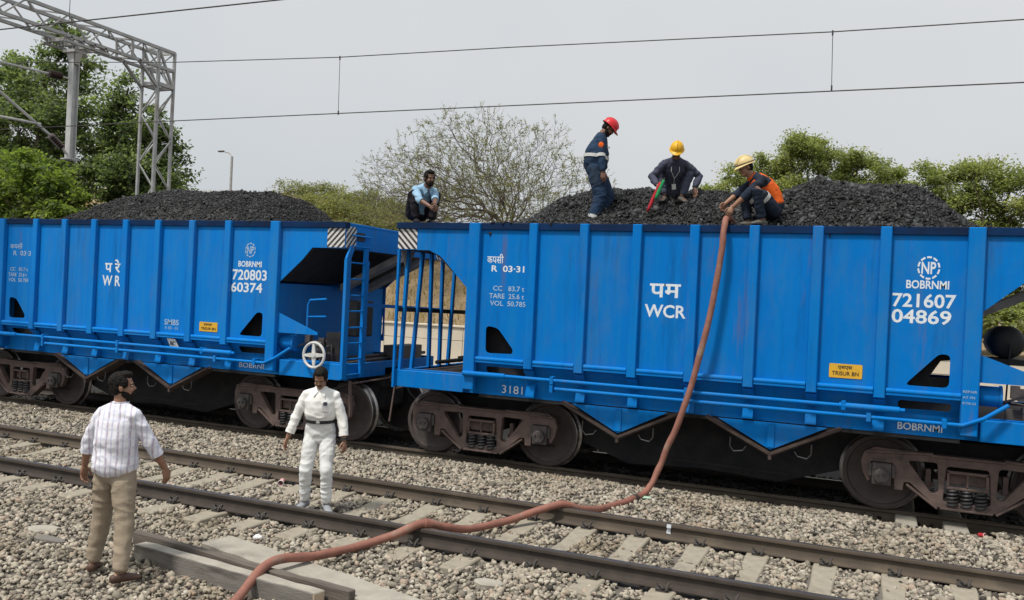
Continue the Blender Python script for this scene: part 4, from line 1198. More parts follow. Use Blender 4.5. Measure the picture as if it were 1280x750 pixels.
leafy_tree('broadleaf_tree', 'dark green broadleaf tree with a narrow pointed top behind the lattice mast', 'tree', (-18.6, 10.5, 0),
           [(-18.75, 9.6, 9.55, 0.42, 0.5, 0.62), (-18.9, 9.6, 8.7, 0.8, 0.8, 0.6), (-19.4, 9.8, 7.9, 1.1, 1.1, 0.7), (-17.7, 9.6, 7.9, 0.95, 1.0, 0.6), (-17.2, 9.6, 7.4, 0.7, 0.9, 0.6), (-19.2, 9.8, 6.7, 1.5, 1.3, 0.9), (-17.3, 9.5, 6.5, 1.1, 1.2, 0.8),
            (-16.5, 9.5, 6.1, 0.6, 0.8, 0.7), (-18.2, 9.8, 5.4, 1.9, 1.4, 0.9), (-16.6, 9.5, 5.1, 0.9, 1.0, 0.7), (-18.5, 9.8, 4.2, 2.0, 1.5, 0.9)],
           8, None, 0.085, 36000, 0.22, 'leaf_dark', trunk_r=0.2, per_clump=150, hollow=0.4, group='leafy trees at the left')
leafy_tree('broadleaf_tree', 'low bright green tree in front of the dark trees at the far left', 'tree', (-18.4, 6.2, 0),
           [(-19.2, 6.2, 6.0, 0.9, 0.9, 0.65), (-18.2, 6.0, 5.7, 0.75, 0.8, 0.6), (-20.4, 6.2, 5.9, 0.9, 0.9, 0.7), (-19.4, 6.0, 5.0, 1.3, 1.0, 0.6), (-17.5, 6.0, 5.0, 0.7, 0.8, 0.55), (-17.2, 6.0, 4.4, 0.9, 0.8, 0.5), (-19.2, 6, 4.2, 1.5, 1.0, 0.6)],
           15, None, 0.095, 11000, 0.19, 'leaf_bright', 'pale_bark', trunk_r=0.13, group='leafy trees at the left')
# --- right: olive crowns above the coal
leafy_tree('acacia_tree', 'olive green feathery tree rising above the coal behind the man in the orange vest', 'tree', (3.6, 22.5, 0.8),
           [(3.0, 22, 9.15, 0.66, 0.9, 0.41), (3.9, 22, 9.0, 0.90, 1.0, 0.41), (2.5, 22, 8.3, 0.98, 1.0, 0.49), (4.6, 22, 8.4, 1.07, 1.0, 0.45), (5.6, 22, 8.55, 0.66, 0.8, 0.29), (1.9, 22, 7.6, 1.07, 1.0, 0.49), (0.9, 22, 8.1, 0.49, 0.7, 0.29),
            (0.2, 22, 7.2, 0.90, 0.9, 0.37), (3.4, 22, 7.4, 1.31, 1.1, 0.57), (5.4, 22, 7.4, 1.15, 1.0, 0.49), (1.2, 22, 6.5, 1.48, 1.1, 0.49), (4.2, 22, 6.4, 1.80, 1.2, 0.57), (6.6, 22, 7.8, 0.74, 0.8, 0.37), (6.6, 22, 6.8, 0.98, 0.9, 0.49), (-0.9, 22, 6.5, 0.82, 0.8, 0.37), (7.0, 22, 6.0, 0.82, 0.9, 0.41)],
           27, None, 0.060, 72000, 0.21, 'leaf_olive', trunk_r=0.2, per_clump=230, hollow=0.35, group='olive trees at the right')
leafy_tree('acacia_tree', 'olive green tree at the right edge beside the end of the coal heap', 'tree', (9.3, 20.5, 0.8),
           [(8.2, 20, 7.65, 0.77, 0.8, 0.38), (9.3, 20, 7.75, 0.85, 0.8, 0.38), (10.5, 20, 7.35, 0.94, 0.9, 0.42), (7.4, 20, 7.0, 0.85, 0.8, 0.42), (9.0, 20, 6.8, 1.19, 1.0, 0.51), (10.6, 20, 6.4, 0.94, 1.0, 0.42), (8.0, 20, 5.9, 1.02, 1.0, 0.42),
            (9.8, 20, 5.6, 1.19, 1.0, 0.51), (11.8, 20, 6.8, 0.77, 0.8, 0.51), (12.2, 20, 5.4, 1.02, 1, 0.59), (7.2, 20, 5.0, 0.94, 1, 0.42), (9, 20, 4.5, 1.53, 1.1, 0.51), (11, 20, 4.3, 1.36, 1.1, 0.51), (8.2, 20, 3.4, 1.44, 1.1, 0.51), (10.6, 20, 3.2, 1.44, 1.1, 0.51)],
           41, None, 0.060, 72000, 0.22, 'leaf_olive', trunk_r=0.2, per_clump=230, hollow=0.35, group='olive trees at the right')
leafy_tree('shrub', 'low green shrub seen under the end of the right wagon', 'shrub', (9.6, 14.5, 1.4),
           [(9.4, 14.5, 2.6, 0.9, 0.7, 0.5), (10.4, 14.6, 2.9, 0.9, 0.7, 0.6), (8.6, 14.7, 2.3, 0.7, 0.6, 0.4), (10.9, 14.5, 2.2, 0.9, 0.6, 0.4)], 52, None, 0.075, 5000, 0.16, 'leaf_olive', trunk_r=0.06)

# --- bare thorn tree in the middle
M['leaf_thorn'] = leaf_mat('leaves_thorn', [(0, (0.12, 0.13, 0.065)), (0.5, (0.175, 0.185, 0.09)), (1, (0.25, 0.25, 0.14))])
def thorn_tree(base, seed):
    """branches found by joining points of a wide dome to the nearest branch already grown"""
    rg = np.random.default_rng(seed)
    t = thing('thorn_tree', 'nearly leafless thorn tree with fine spreading twigs behind the squatting man in blue', 'tree', base)
    N0 = 4200
    tg = []
    while len(tg) < N0:
        d = rg.normal(size=3); d /= np.linalg.norm(d)
        if d[2] < -0.22: continue
        r = rg.uniform(0.12, 1.0) ** 0.62 * (1 + 0.16 * noise.noise(Vector(d) * 2.2) + 0.08 * noise.noise(Vector(d) * 5.0))
        p = np.array([-1.60, 0, 1.80]) + d * r * np.array([5.5, 3.3, 4.0])
        if p[2] < 0.9 + 0.10 * abs(p[0]): continue
        tg.append(p)
    tg = np.array(tg)
    tg = tg[np.argsort(np.linalg.norm(tg - np.array([0, 0, 0.6]), axis=1) + rg.uniform(0, 0.35, len(tg)))]
    pos = [np.array([0, 0, -0.3]), np.array([0.03, 0, 0.35])]; par = [-1, 0]; plen = [0.0, 0.6]
    for a in ((-0.5, 0.1, 0.9), (0.0, -0.1, 1.0), (0.35, 0.1, 0.95), (-0.25, -0.2, 1.0)):
        pos.append(np.array(a)); par.append(1); plen.append(1.2)
    P = np.zeros((len(tg) + 10, 3)); P[:len(pos)] = pos; PL = np.zeros(len(P)); PL[:len(pos)] = plen
    n = len(pos)
    for q in tg:
        d = np.linalg.norm(P[1:n] - q, axis=1)
        j = 1 + int(np.argmin(d + 0.42 * PL[1:n] + (d < 0.08) * 9))
        P[n] = q; par.append(j); PL[n] = PL[j] + np.linalg.norm(P[j] - q); n += 1
    kids = [[] for _ in range(n)]
    for i in range(1, n): kids[par[i]].append(i)
    R = np.zeros(n)
    for i in np.argsort(-PL[:n]):
        R[i] = max(0.0055, sum(R[c] ** 2.3 for c in kids[i]) ** (1 / 2.3)) if kids[i] else 0.0055
    R = np.minimum(R, 0.17)
    mb = MB()
    for i in range(1, n):
        a, b = P[par[i]], P[i]; L = np.linalg.norm(b - a)
        if L < 1e-3: continue
        m = (a + b) / 2 + rg.normal(size=3) * 0.07 * L + np.array([0, 0, -0.03 * L])
        ra = min(R[par[i]], R[i] * 1.25)
        mb.tube([a, m, b], [ra, (ra + R[i]) / 2, R[i]], 7 if R[i] > 0.05 else (4 if R[i] > 0.015 else 3), cap=False)
    ends = [i for i in range(n) if len(kids[i]) == 0]
    cen = []
    for i in ends:
        d = P[i] - P[par[i]]; d /= np.linalg.norm(d) + 1e-6
        for k in range(3):
            v = d + rg.normal(size=3) * 0.45 + np.array([0, 0, 0.25]); v /= np.linalg.norm(v)
            q = P[i] + v * rg.uniform(0.18, 0.5)
            mb.tube([P[i], (P[i] + q) / 2 + rg.normal(size=3) * 0.02, q], [0.0055, 0.0045, 0.003], 3, cap=False)
            for u in rg.uniform(0.1, 1.0, 5): cen.append(P[i] + (q - P[i]) * u + rg.normal(size=3) * 0.03)
    mb.build('trunk', M['twig'], t)
    cen = np.array(cen)
    vs, f = leaf_quads(cen, 0.036 * rg.uniform(0.6, 1.4, len(cen)), rg)
    raw_mesh('crown', vs, f, M['leaf_thorn'], t, np.repeat(rg.uniform(size=len(cen)), 4))
thorn_tree((-6.7, 17.0, 3.9), 77)

# --- scrub along the bank's crest
for i, (x, y, s, lab) in enumerate(((-20.2, 24.0, 1.25, 'yellow green scrub on the bank just right of the left coal heap'), (-17.6, 23.6, 1.15, 'yellow green scrub on the bank above the stripes of the left wagon'),
                                    (-15.2, 23.2, 1.0, 'grey green scrub on the bank under the squatting man in blue'), (-22.6, 24.6, 1.3, 'grey green scrub on the bank hidden mostly by the left coal heap'),
                                    (-18.3, 21.0, 1.15, 'low green scrub on the bank slope right of the left coal heap'), (-15.9, 20.6, 1.1, 'low green scrub on the bank slope above the ladder of the left wagon'), (-13.6, 20.2, 0.95, 'low green scrub on the bank slope left of the squatting man in blue'), (-11.6, 20.5, 0.8, 'low grey scrub at the foot of the thorn tree behind the wagon corner'))):
    z = bank_z(x, y) + (0.0 if i < 4 else -0.1)
    leafy_tree('shrub', lab, 'shrub', (x, y, z - 0.2), [(x - 0.7 * s, y, z + 0.35 * s, 1.0 * s, 0.8, 0.45 * s), (x + 0.7 * s, y, z + 0.3 * s, 1.0 * s, 0.8, 0.4 * s), (x, y, z + 0.55 * s, 0.8 * s, 0.7, 0.4 * s), (x, y - 1.3, z - 0.25, 1.3 * s, 0.9, 0.4 * s)], 90 + i, None, 0.055, 7000, 0.2, 'leaf_thorn', 'twig', trunk_r=0.05, group='scrub on the bank', hollow=0.2)

# --- dry grass on the bank: thin blades
rg = np.random.default_rng(64)
n = 26000
gx_ = rg.uniform(-52, 8, n); gy_ = 12.4 + 13.5 * rg.uniform(0, 1, n)
b0 = np.array([(x, y, bank_z(x, y) - 0.02) for x, y in zip(gx_, gy_)])
hgt = rg.uniform(0.10, 0.42, n)
lean = rg.normal(size=(n, 3)) * 0.35; lean[:, 2] = 1
wv = rg.normal(size=(n, 3)); wv[:, 2] = 0; wv /= np.linalg.norm(wv, axis=1)[:, None]
wv *= rg.uniform(0.012, 0.03, n)[:, None]
vs = np.stack([b0 - wv, b0 + wv, b0 + lean * hgt[:, None]], 1).reshape(-1, 3)
M['dry_grass'] = leaf_mat('dry_grass', [(0, (0.20, 0.145, 0.07)), (0.6, (0.33, 0.25, 0.13)), (0.85, (0.40, 0.33, 0.19)), (1, (0.14, 0.15, 0.05))])
dgr = raw_mesh('dry_grass', vs, np.arange(n * 3).reshape(n, 3), M['dry_grass'], colors=np.repeat(rg.uniform(size=n), 3))
tag(dgr, 'straw coloured dry grass on the bank behind the wall', kind='stuff')

# ---- overhead portal
X0, X1 = -10.72, -10.20                          # the frame's two faces
MY0, MY1 = 2.72, 3.24
pt = thing('overhead_portal', 'grey steel lattice portal, mast behind the left wagon, boom over the tracks', 'gantry', (-10.46, 2.98, -0.2))
def L_(p): return (p[0] + 10.46, p[1] - 2.98, p[2] + 0.2)
mm = MB()
def angle_bar(mb, p, q, w=0.05): mb.bar(L_(p), L_(q), w, w)
for x in (X0, X1):
    for y in (MY0, MY1): angle_bar(mm, (x, y, -0.2), (x, y, 7.95 if (x, y) != (X1, MY1) else 8.45), 0.062)
zz = np.arange(0.0, 7.6, 0.62)
for i, z in enumerate(zz):
    a, b = (X0, X1) if i % 2 else (X1, X0)
    for y in (MY0, MY1): angle_bar(mm, (a, y, z), (b, y, z + 0.62), 0.028)
    a, b = (MY0, MY1) if i % 2 else (MY1, MY0)
    for x in (X0, X1): angle_bar(mm, (x, a, z), (x, b, z + 0.62), 0.028)
for z in (7.55,):
    for y in (MY0, MY1): angle_bar(mm, (X0, y, z), (X1, y, z), 0.09)
    for x in (X0, X1): angle_bar(mm, (x, MY0, z), (x, MY1, z), 0.09)
mm.build('mast', M['galv'], pt)
BZ0, BZ1 = 7.98, 8.44
bm_ = MB()
for x in (X0, X1):
    angle_bar(bm_, (x, MY1, BZ0), (x, -9.5, BZ0 - 0.02), 0.07)
    angle_bar(bm_, (x, MY1, BZ1), (x, -9.5, BZ1 - 0.02), 0.07)
yy = np.arange(MY1, -9.2, -0.52)
for i, y in enumerate(yy):
    za, zb = (BZ0, BZ1) if i % 2 else (BZ1, BZ0)
    for x in (X0, X1): angle_bar(bm_, (x, y, za), (x, y - 0.52, zb), 0.03)
    xa, xb = (X0, X1) if i % 2 else (X1, X0)
    for z in (BZ0, BZ1): angle_bar(bm_, (xa, y, z), (xb, y - 0.52, z), 0.028)
for y in (MY1, MY0, 1.9):
    for x in (X0, X1): angle_bar(bm_, (x, y, BZ0), (x, y, BZ1), 0.05)
    for z in (BZ0, BZ1): angle_bar(bm_, (X0, y, z), (X1, y, z), 0.05)
bm_.build('boom', M['galv'], pt)
kb = MB()
for x in (X0, X1):
    kb.bar(L_((x, MY0, 7.45)), L_((x, MY0 - 0.62, BZ0)), 0.07, 0.05)
    kb.bar(L_((x, MY1, 7.5)), L_((x, MY0, BZ1)), 0.06, 0.05)
kb.build('knee_brace', M['galv'], pt)
AX, AY = -10.46, 0.52
br = MB()
for dz in (0.02, 0.13): br.bar(L_((AX - 0.36, AY + 0.62, 7.80 + dz)), L_((AX - 0.36, AY - 0.55, 7.80 + dz)), 0.08, 0.05); br.bar(L_((AX + 0.36, AY + 0.62, 7.80 + dz)), L_((AX + 0.36, AY - 0.55, 7.80 + dz)), 0.08, 0.05)
for dy in (-0.42, -0.1, 0.2, 0.5): br.bar(L_((AX - 0.4, AY + dy, 7.90)), L_((AX + 0.4, AY + dy, 7.90)), 0.05, 0.08)
br.build('bracket', M['galv'], pt)
da = MB()
def wb(mb, x0, x1, y0, y1, z0, z1): mb.box(x0 + 10.46, x1 + 10.46, y0 - 2.98, y1 - 2.98, z0 + 0.2, z1 + 0.2)
wb(da, AX - 0.075, AX + 0.075, AY - 0.085, AY - 0.07, 5.30, 7.70)
wb(da, AX - 0.075, AX + 0.075, AY + 0.07, AY + 0.085, 5.30, 7.70)
wb(da, AX - 0.010, AX + 0.010, AY - 0.069, AY + 0.069, 5.30, 7.70)
wb(da, AX - 0.15, AX + 0.15, AY - 0.13, AY + 0.13, 5.275, 5.299)
wb(da, AX - 0.20, AX + 0.20, AY - 0.16, AY + 0.16, 7.701, 7.76)
for s in (-1, 1): da.add([L_((AX + s * 0.078, AY - 0.06, 7.45)), L_((AX + s * 0.078, AY + 0.06, 7.45)), L_((AX + s * 0.19, AY + 0.06, 7.70)), L_((AX + s * 0.19, AY - 0.06, 7.70)), L_((AX + s * 0.07, AY - 0.06, 7.70)), L_((AX + s * 0.07, AY + 0.06, 7.70))],
                        [(0, 1, 2, 3), (0, 3, 4), (1, 5, 2), (3, 2, 5, 4), (0, 4, 5, 1)])
da.build('drop_arm', M['galv_pale'], pt)
ct = MB()
def seg(mb, a, b, r): mb.tube([L_(a), L_(b)], r, 8)
seg(ct, (AX, AY - 0.1, 5.40), (AX, 0.30, 5.52), 0.028); seg(ct, (AX, -0.02, 5.74), (AX, -3.8, 8.75 - 0.9), 0.030)
seg(ct, (AX, -0.26, 5.93), (AX, -4.6, 5.80), 0.027)
seg(ct, (AX, AY - 0.12, 7.10), (AX, 0.20, 7.10), 0.020); seg(ct, (AX, -0.12, 7.08), (AX, -4.4, 6.9), 0.024)
ct.build('cantilever', M['galv_pale'], pt, smooth=True)
def insul(a, b, name='insulator'):
    a = Vector(L_(a)); b = Vector(L_(b))
    pts = []; rs = []
    n = 7
    for i in range(n):
        for q, r in ((0.0, 0.035), (0.3, 0.035), (0.35, 0.085), (0.6, 0.080), (0.65, 0.035)):
            pts.append(a + (b - a) * ((i + q) / n)); rs.append(r)
    MB().tube(pts, rs, 14).build(name, M['insulator'], pt)
insul((AX, 0.30, 5.52), (AX, -0.02, 5.74)); insul((AX, 0.20, 7.10), (AX, -0.14, 7.08))

# ---- wires
def wire(label, pts, r, name='overhead_wire', extra=None):
    n = len(pts)
    x0 = pts[0]
    o = MB().tube([Vector(p) - Vector(x0) for p in pts], r, 6).build(name, M['wire'], None, smooth=True)
    o.location = x0
    return tag(o, label, 'wire', 'overhead wires')
def catz(x):
    ks = [(-60, 7.35), (-10.46, 7.2), (-6.33, 6.93), (-2.44, 6.765), (0.95, 6.70), (5.87, 6.56), (8.25, 6.535), (16, 6.6), (30, 7.2), (45, 7.4)]
    return interp(x, ks)
cat = wire('upper overhead wire above the wagons, carrying the thin vertical droppers', [(x, -0.6, catz(x)) for x in (-45, -30, -20, -10.46, -8, -6.33, -4, -2.44, -1, 0.95, 3, 5.87, 8.25, 12, 16, 30)], 0.0085, 'catenary_wire')
for x in (-2.42, 5.90):
    d = MB().tube([(x + 45, 0, catz(x) - catz(-45)), (x + 45.02, 0, 5.745 - catz(-45))], 0.005, 5)
    d.tube([(x + 45.02, 0, 5.80 - catz(-45)), (x + 45.02, 0, 5.73 - catz(-45))], 0.013, 6); d.tube([(x + 45, 0, catz(x) + 0.02 - catz(-45)), (x + 45, 0, catz(x) - 0.05 - catz(-45))], 0.013, 6)
    d.build('dropper', M['wire'], cat)
wire('lower overhead wire just above the heads of the men on the wagon', [(-45, -0.6, 5.80), (-6.25, -0.6, 5.77), (8.28, -0.6, 5.71), (30, -0.6, 5.72)], 0.0095, 'contact_wire')
nw = wire('overhead wire crossing the top left corner in front of the portal boom', [(-45, -4.76, 6.33), (-5.6, -4.76, 6.25), (-0.42, -4.76, 6.21), (25, -4.76, 6.2)], 0.0095, 'contact_wire')
MB().tube([(45 - 4.15, 0, 6.24 - 6.33), (45 - 4.15, 0, 8.0 - 6.33)], 0.005, 5).build('dropper', M['wire'], nw)

# ---- street lamp far behind
lp = thing('street_lamp', 'grey street lamp on a slim pole beyond the left coal heap', 'street lamp', (-36.45, 35, 0.2))
MB().tube([(0, 0, 0), (0, 0, 6), (0, 0, 11.6)], [0.13, 0.11, 0.085], 8).build('pole', M['galv'], lp)
MB().tube([(0, 0, 11.55), (-0.25, 0, 11.85), (-0.75, 0, 11.98)], 0.05, 7).build('arm', M['galv'], lp)
MB().box(-1.25, -0.7, -0.12, 0.12, 11.94, 12.04).build('lamp_head', M['axle_box'], lp, bevel=0.03)
# ================================================================ people
def V3(*a): return Vector(a)
def ik(a, c, l1, l2, pole):
    """joint between a and c for two bones; pole = the direction the joint bends towards. returns (joint, reached end)"""
    a = Vector(a); c = Vector(c); d = c - a; L = d.length
    L2 = min(L, (l1 + l2) * 0.998); t = d.normalized()
    c = a + t * L2
    x = (l1 * l1 - l2 * l2 + L2 * L2) / (2 * L2)
    h = math.sqrt(max(0.0, l1 * l1 - x * x))
    p = Vector(pole); p = p - t * p.dot(t)
    p.normalize()
    return a + t * x + p * h, c

def loft(mb, pts, ab, side, n=18):
    """closed skin over elliptical sections; ab = [(half width along side, half depth)]"""
    pts = [Vector(p) for p in pts]; side = Vector(side)
    rings = []
    m = len(pts)
    P = []; AB = []
    t0 = (pts[1] - pts[0]).normalized(); t1 = (pts[-1] - pts[-2]).normalized()
    for q, sc in ((0.85, 0.45), (0.5, 0.84)):
        P.append(pts[0] - t0 * ab[0][1] * q * 0.6); AB.append((ab[0][0] * sc, ab[0][1] * sc))
    for p, r in zip(pts, ab): P.append(p); AB.append(r)
    for q, sc in ((0.5, 0.84), (0.85, 0.45)):
        P.append(pts[-1] + t1 * ab[-1][1] * q * 0.6); AB.append((ab[-1][0] * sc, ab[-1][1] * sc))
    k = len(mb.v)
    for i, p in enumerate(P):
        t = (P[min(i + 1, len(P) - 1)] - P[max(i - 1, 0)]).normalized()
        a = side - t * side.dot(t); a = a.normalized() if a.length > 1e-3 else t.orthogonal().normalized()
        b = t.cross(a)
        for j in range(n):
            an = 2 * math.pi * j / n
            mb.v.append(tuple(p + a * (AB[i][0] * math.cos(an)) + b * (AB[i][1] * math.sin(an))))
    for i in range(len(P) - 1):
        for j in range(n):
            j2 = (j + 1) % n
            mb.f.append((k + i * n + j, k + i * n + j2, k + (i + 1) * n + j2, k + (i + 1) * n + j)); mb.m.append(0)
    mb.f.append(tuple(k + j for j in reversed(range(n)))); mb.m.append(0)
    e = k + (len(P) - 1) * n
    mb.f.append(tuple(e + j for j in range(n))); mb.m.append(0)

def ball(mb, c, r, ax=None, nu=16, nv=10):
    """ellipsoid; r = radii along the three axes ax (side, forward, up)"""
    c = Vector(c); ax = ax or (V3(1, 0, 0), V3(0, 1, 0), V3(0, 0, 1))
    k = len(mb.v)
    for i in range(1, nv):
        th = math.pi * i / nv
        for j in range(nu):
            ph = 2 * math.pi * j / nu
            mb.v.append(tuple(c + ax[0] * (r[0] * math.sin(th) * math.cos(ph)) + ax[1] * (r[1] * math.sin(th) * math.sin(ph)) + ax[2] * (r[2] * math.cos(th))))
    for i in range(nv - 2):
        for j in range(nu):
            j2 = (j + 1) % nu
            mb.f.append((k + i * nu + j, k + i * nu + j2, k + (i + 1) * nu + j2, k + (i + 1) * nu + j)); mb.m.append(0)
    top = len(mb.v); mb.v.append(tuple(c + ax[2] * r[2])); bot = len(mb.v); mb.v.append(tuple(c - ax[2] * r[2]))
    for j in range(nu):
        j2 = (j + 1) % nu
        mb.f.append((top, k + j2, k + j)); mb.m.append(0)
        e = k + (nv - 2) * nu
        mb.f.append((bot, e + j, e + j2)); mb.m.append(0)

def limb(mb, pts, rs, n=14):
    loft(mb, pts, [(r, r) for r in rs], (pts[-1] - pts[0]).orthogonal(), n)

def fuse(mb, name, voxel, smooth=4, fac=0.5):
    """one continuous skin over the overlapping shapes"""
    me = mb.mesh(name)
    o = link(bpy.data.objects.new(name, me))
    r = o.modifiers.new('skin', 'REMESH'); r.mode = 'VOXEL'; r.voxel_size = voxel; r.use_smooth_shade = True
    s = o.modifiers.new('relax', 'SMOOTH'); s.iterations = smooth; s.factor = fac
    dg = bpy.context.evaluated_depsgraph_get()
    out = bpy.data.meshes.new_from_object(o.evaluated_get(dg))
    bpy.data.objects.remove(o); bpy.data.meshes.remove(me)
    out.name = name
    return out

def wrinkle(me, amp, seed, freq=(7, 7, 13), fine=0.35):
    n = len(me.vertices)
    co = np.zeros(n * 3, np.float32); me.vertices.foreach_get('co', co); co = co.reshape(-1, 3)
    no = np.zeros(n * 3, np.float32); me.vertices.foreach_get('normal', no); no = no.reshape(-1, 3)
    d = np.empty(n, np.float32)
    for i in range(n):
        x, y, z = co[i]
        w = noise.noise(Vector((x * 3 + seed, y * 3, z * 3)))
        a = noise.noise(Vector((x * freq[0] + seed, y * freq[1] + w, z * freq[2] + w * 1.5)))
        b = noise.noise(Vector((x * freq[0] * 2.4, y * freq[1] * 2.4 + seed, z * freq[2] * 2.2 + w * 3)))
        d[i] = (1 - 2.2 * abs(a)) * 0.6 + b * fine
    co += no * (d * amp)[:, None]
    me.vertices.foreach_set('co', co.ravel()); me.update()

def put(me, name, mat, parent):
    me.name = name; me.materials.clear(); me.materials.append(mat); me.shade_smooth()
    o = link(bpy.data.objects.new(name, me)); o.parent = parent
    return o

def hand(mb, w, d, nrm, thumb, curl=0.35, s=1.0):
    """palm and five fingers from wrist w along d; nrm = palm normal; thumb = direction of the thumb's side"""
    d = Vector(d).normalized(); nrm = Vector(nrm); nrm = (nrm - d * nrm.dot(d)).normalized()
    sd = Vector(thumb); sd = (sd - d * sd.dot(d) - nrm * sd.dot(nrm)).normalized()
    w = Vector(w)
    loft(mb, [w - d * 0.02, w + d * 0.02 * s, w + d * 0.055 * s, w + d * 0.085 * s], [(0.027 * s, 0.021 * s), (0.032 * s, 0.019 * s), (0.041 * s, 0.017 * s), (0.039 * s, 0.013 * s)], sd, 12)
    for off, L, lag in ((0.030, 0.070, 0.0), (0.010, 0.080, 0.004), (-0.010, 0.075, 0.002), (-0.029, 0.058, -0.006)):
        p = w + d * (0.080 + lag) * s + sd * off * s
        dd = (d + sd * off * 1.6).normalized()
        pts = [p]; a = curl * 0.6
        for k, q in enumerate((0.45, 0.32, 0.23)):
            v = dd * math.cos(a) + nrm * math.sin(a)
            pts.append(pts[-1] + v * (L * q * s)); a += curl
        limb(mb, pts, [0.0092 * s, 0.0088 * s, 0.008 * s, 0.0068 * s], 8)
    p = w + d * 0.022 * s + sd * 0.026 * s
    t1 = (d * 0.7 + sd * 0.75 + nrm * 0.25).normalized(); t2 = (d * 0.95 + sd * 0.25 + nrm * 0.35).normalized()
    limb(mb, [p, p + t1 * 0.036 * s, p + t1 * 0.036 * s + t2 * 0.03 * s, p + t1 * 0.036 * s + t2 * 0.052 * s], [0.0135 * s, 0.0115 * s, 0.010 * s, 0.008 * s], 8)

def cloth_mat(name, c, c2=None, rough=0.85, dirt=0.0):
    m, nt, b = nmat(name)
    co = coords(nt)
    f = noise_tex(nt, co, 5, 5, 0.6)
    out = ramp(nt, f, [(0.3, c), (0.75, c2 or tuple(v * 0.8 for v in c))])
    if dirt: out = mixc(nt, ramp(nt, noise_tex(nt, co, 3.2, 6, 0.7), [(0.50, (0, 0, 0)), (0.72, (dirt,) * 3)]), out, (0.035, 0.032, 0.030))
    nt.links.new(out, b.inputs['Base Color'])
    b.inputs['Roughness'].default_value = rough
    b.inputs['Specular IOR Level'].default_value = 0.2
    bump(nt, b, noise_tex(nt, coords(nt, (1, 1, 1.8)), 22, 4, 0.6), 0.35, 0.012)
    return m
def check_mat(name):
    """white shirt cloth with thin lilac and grey-blue lines"""
    m, nt, b = nmat(name)
    t = nt.nodes.new('ShaderNodeTexCoord')
    sep = nt.nodes.new('ShaderNodeSeparateXYZ'); nt.links.new(t.outputs['Object'], sep.inputs[0])
    wob = noise_tex(nt, coords(nt), 6, 2)
    def lines(sock, freq, w, ph):
        a = N(nt, 'ShaderNodeMath', operation='MULTIPLY_ADD'); nt.links.new(sock, a.inputs[0]); a.inputs[1].default_value = freq; a.inputs[2].default_value = ph
        w0 = N(nt, 'ShaderNodeMath', operation='MULTIPLY_ADD'); nt.links.new(wob, w0.inputs[0]); w0.inputs[1].default_value = 0.5; nt.links.new(a.outputs[0], w0.inputs[2])
        fr = N(nt, 'ShaderNodeMath', operation='FRACT'); nt.links.new(w0.outputs[0], fr.inputs[0])
        return ramp(nt, fr.outputs[0], [(0.0, (1, 1, 1)), (w, (1, 1, 1)), (w + 0.06, (0, 0, 0)), (0.95, (0, 0, 0)), (1, (1, 1, 1))])
    ad = N(nt, 'ShaderNodeMath', operation='ADD'); nt.links.new(sep.outputs['X'], ad.inputs[0])
    yy = N(nt, 'ShaderNodeMath', operation='MULTIPLY'); nt.links.new(sep.outputs['Y'], yy.inputs[0]); yy.inputs[1].default_value = 0.6; nt.links.new(yy.outputs[0], ad.inputs[1])
    c = mixc(nt, lines(ad.outputs[0], 19.0, 0.20, 0.1), (0.74, 0.74, 0.79), (0.54, 0.54, 0.66))
    c = mixc(nt, lines(ad.outputs[0], 9.5, 0.07, 0.35), c, (0.46, 0.38, 0.46))
    g = lines(sep.outputs['Z'], 13.0, 0.20, 0.0)
    c = mixc(nt, mixc(nt, 1.0, g, (0.55, 0.55, 0.55), 'MULTIPLY'), c, (0.56, 0.58, 0.68))
    nt.links.new(c, b.inputs['Base Color']); b.inputs['Roughness'].default_value = 0.85; b.inputs['Specular IOR Level'].default_value = 0.2
    bump(nt, b, noise_tex(nt, coords(nt, (1, 1, 1.6)), 20, 4), 0.35, 0.012)
    return m
def skin_mat(name, c):
    m, nt, b = nmat(name)
    co = coords(nt)
    nt.links.new(ramp(nt, noise_tex(nt, co, 14, 4), [(0.3, c), (0.75, tuple(v * 0.78 for v in c))]), b.inputs['Base Color'])
    b.inputs['Roughness'].default_value = 0.5
    b.inputs['Subsurface Weight'].default_value = 0.0
    return m
M['skin'] = skin_mat('skin_brown', (0.285, 0.150, 0.092))
M['skin_dark'] = skin_mat('skin_dark_brown', (0.165, 0.082, 0.052))
M['hair'] = pbr('black_hair', (0.008, 0.007, 0.006), (0.014, 0.012, 0.010), 0.75, scale=40, bstr=0.6, bscale=90, spec=0.15)
M['eye'] = pbr('eye_dark', (0.02, 0.015, 0.012), None, 0.2)
M['eye_white'] = pbr('eye_white', (0.30, 0.27, 0.25), None, 0.3)
M['lip'] = pbr('lip', (0.16, 0.065, 0.05), None, 0.5)
M['check_shirt'] = check_mat('checked_shirt')
M['khaki'] = cloth_mat('khaki_cloth', (0.335, 0.275, 0.205), (0.262, 0.212, 0.155))
M['white_cloth'] = cloth_mat('white_cloth', (0.78, 0.78, 0.75), (0.68, 0.68, 0.65))
M['white_trouser'] = cloth_mat('white_trouser_cloth', (0.74, 0.75, 0.74), (0.62, 0.63, 0.62))
M['belt'] = pbr('black_belt', (0.012, 0.012, 0.013), None, 0.4)
M['navy'] = cloth_mat('navy_coverall', (0.022, 0.048, 0.095), (0.012, 0.028, 0.060), dirt=0.7)
M['grey_cloth'] = cloth_mat('grey_coverall', (0.066, 0.074, 0.108), (0.040, 0.046, 0.072), dirt=0.6)
M['dark_navy'] = cloth_mat('dark_navy_cloth', (0.020, 0.030, 0.050), (0.012, 0.018, 0.034), dirt=0.6)
M['orange'] = cloth_mat('orange_vest', (0.80, 0.14, 0.02), (0.62, 0.10, 0.015), dirt=0.4)
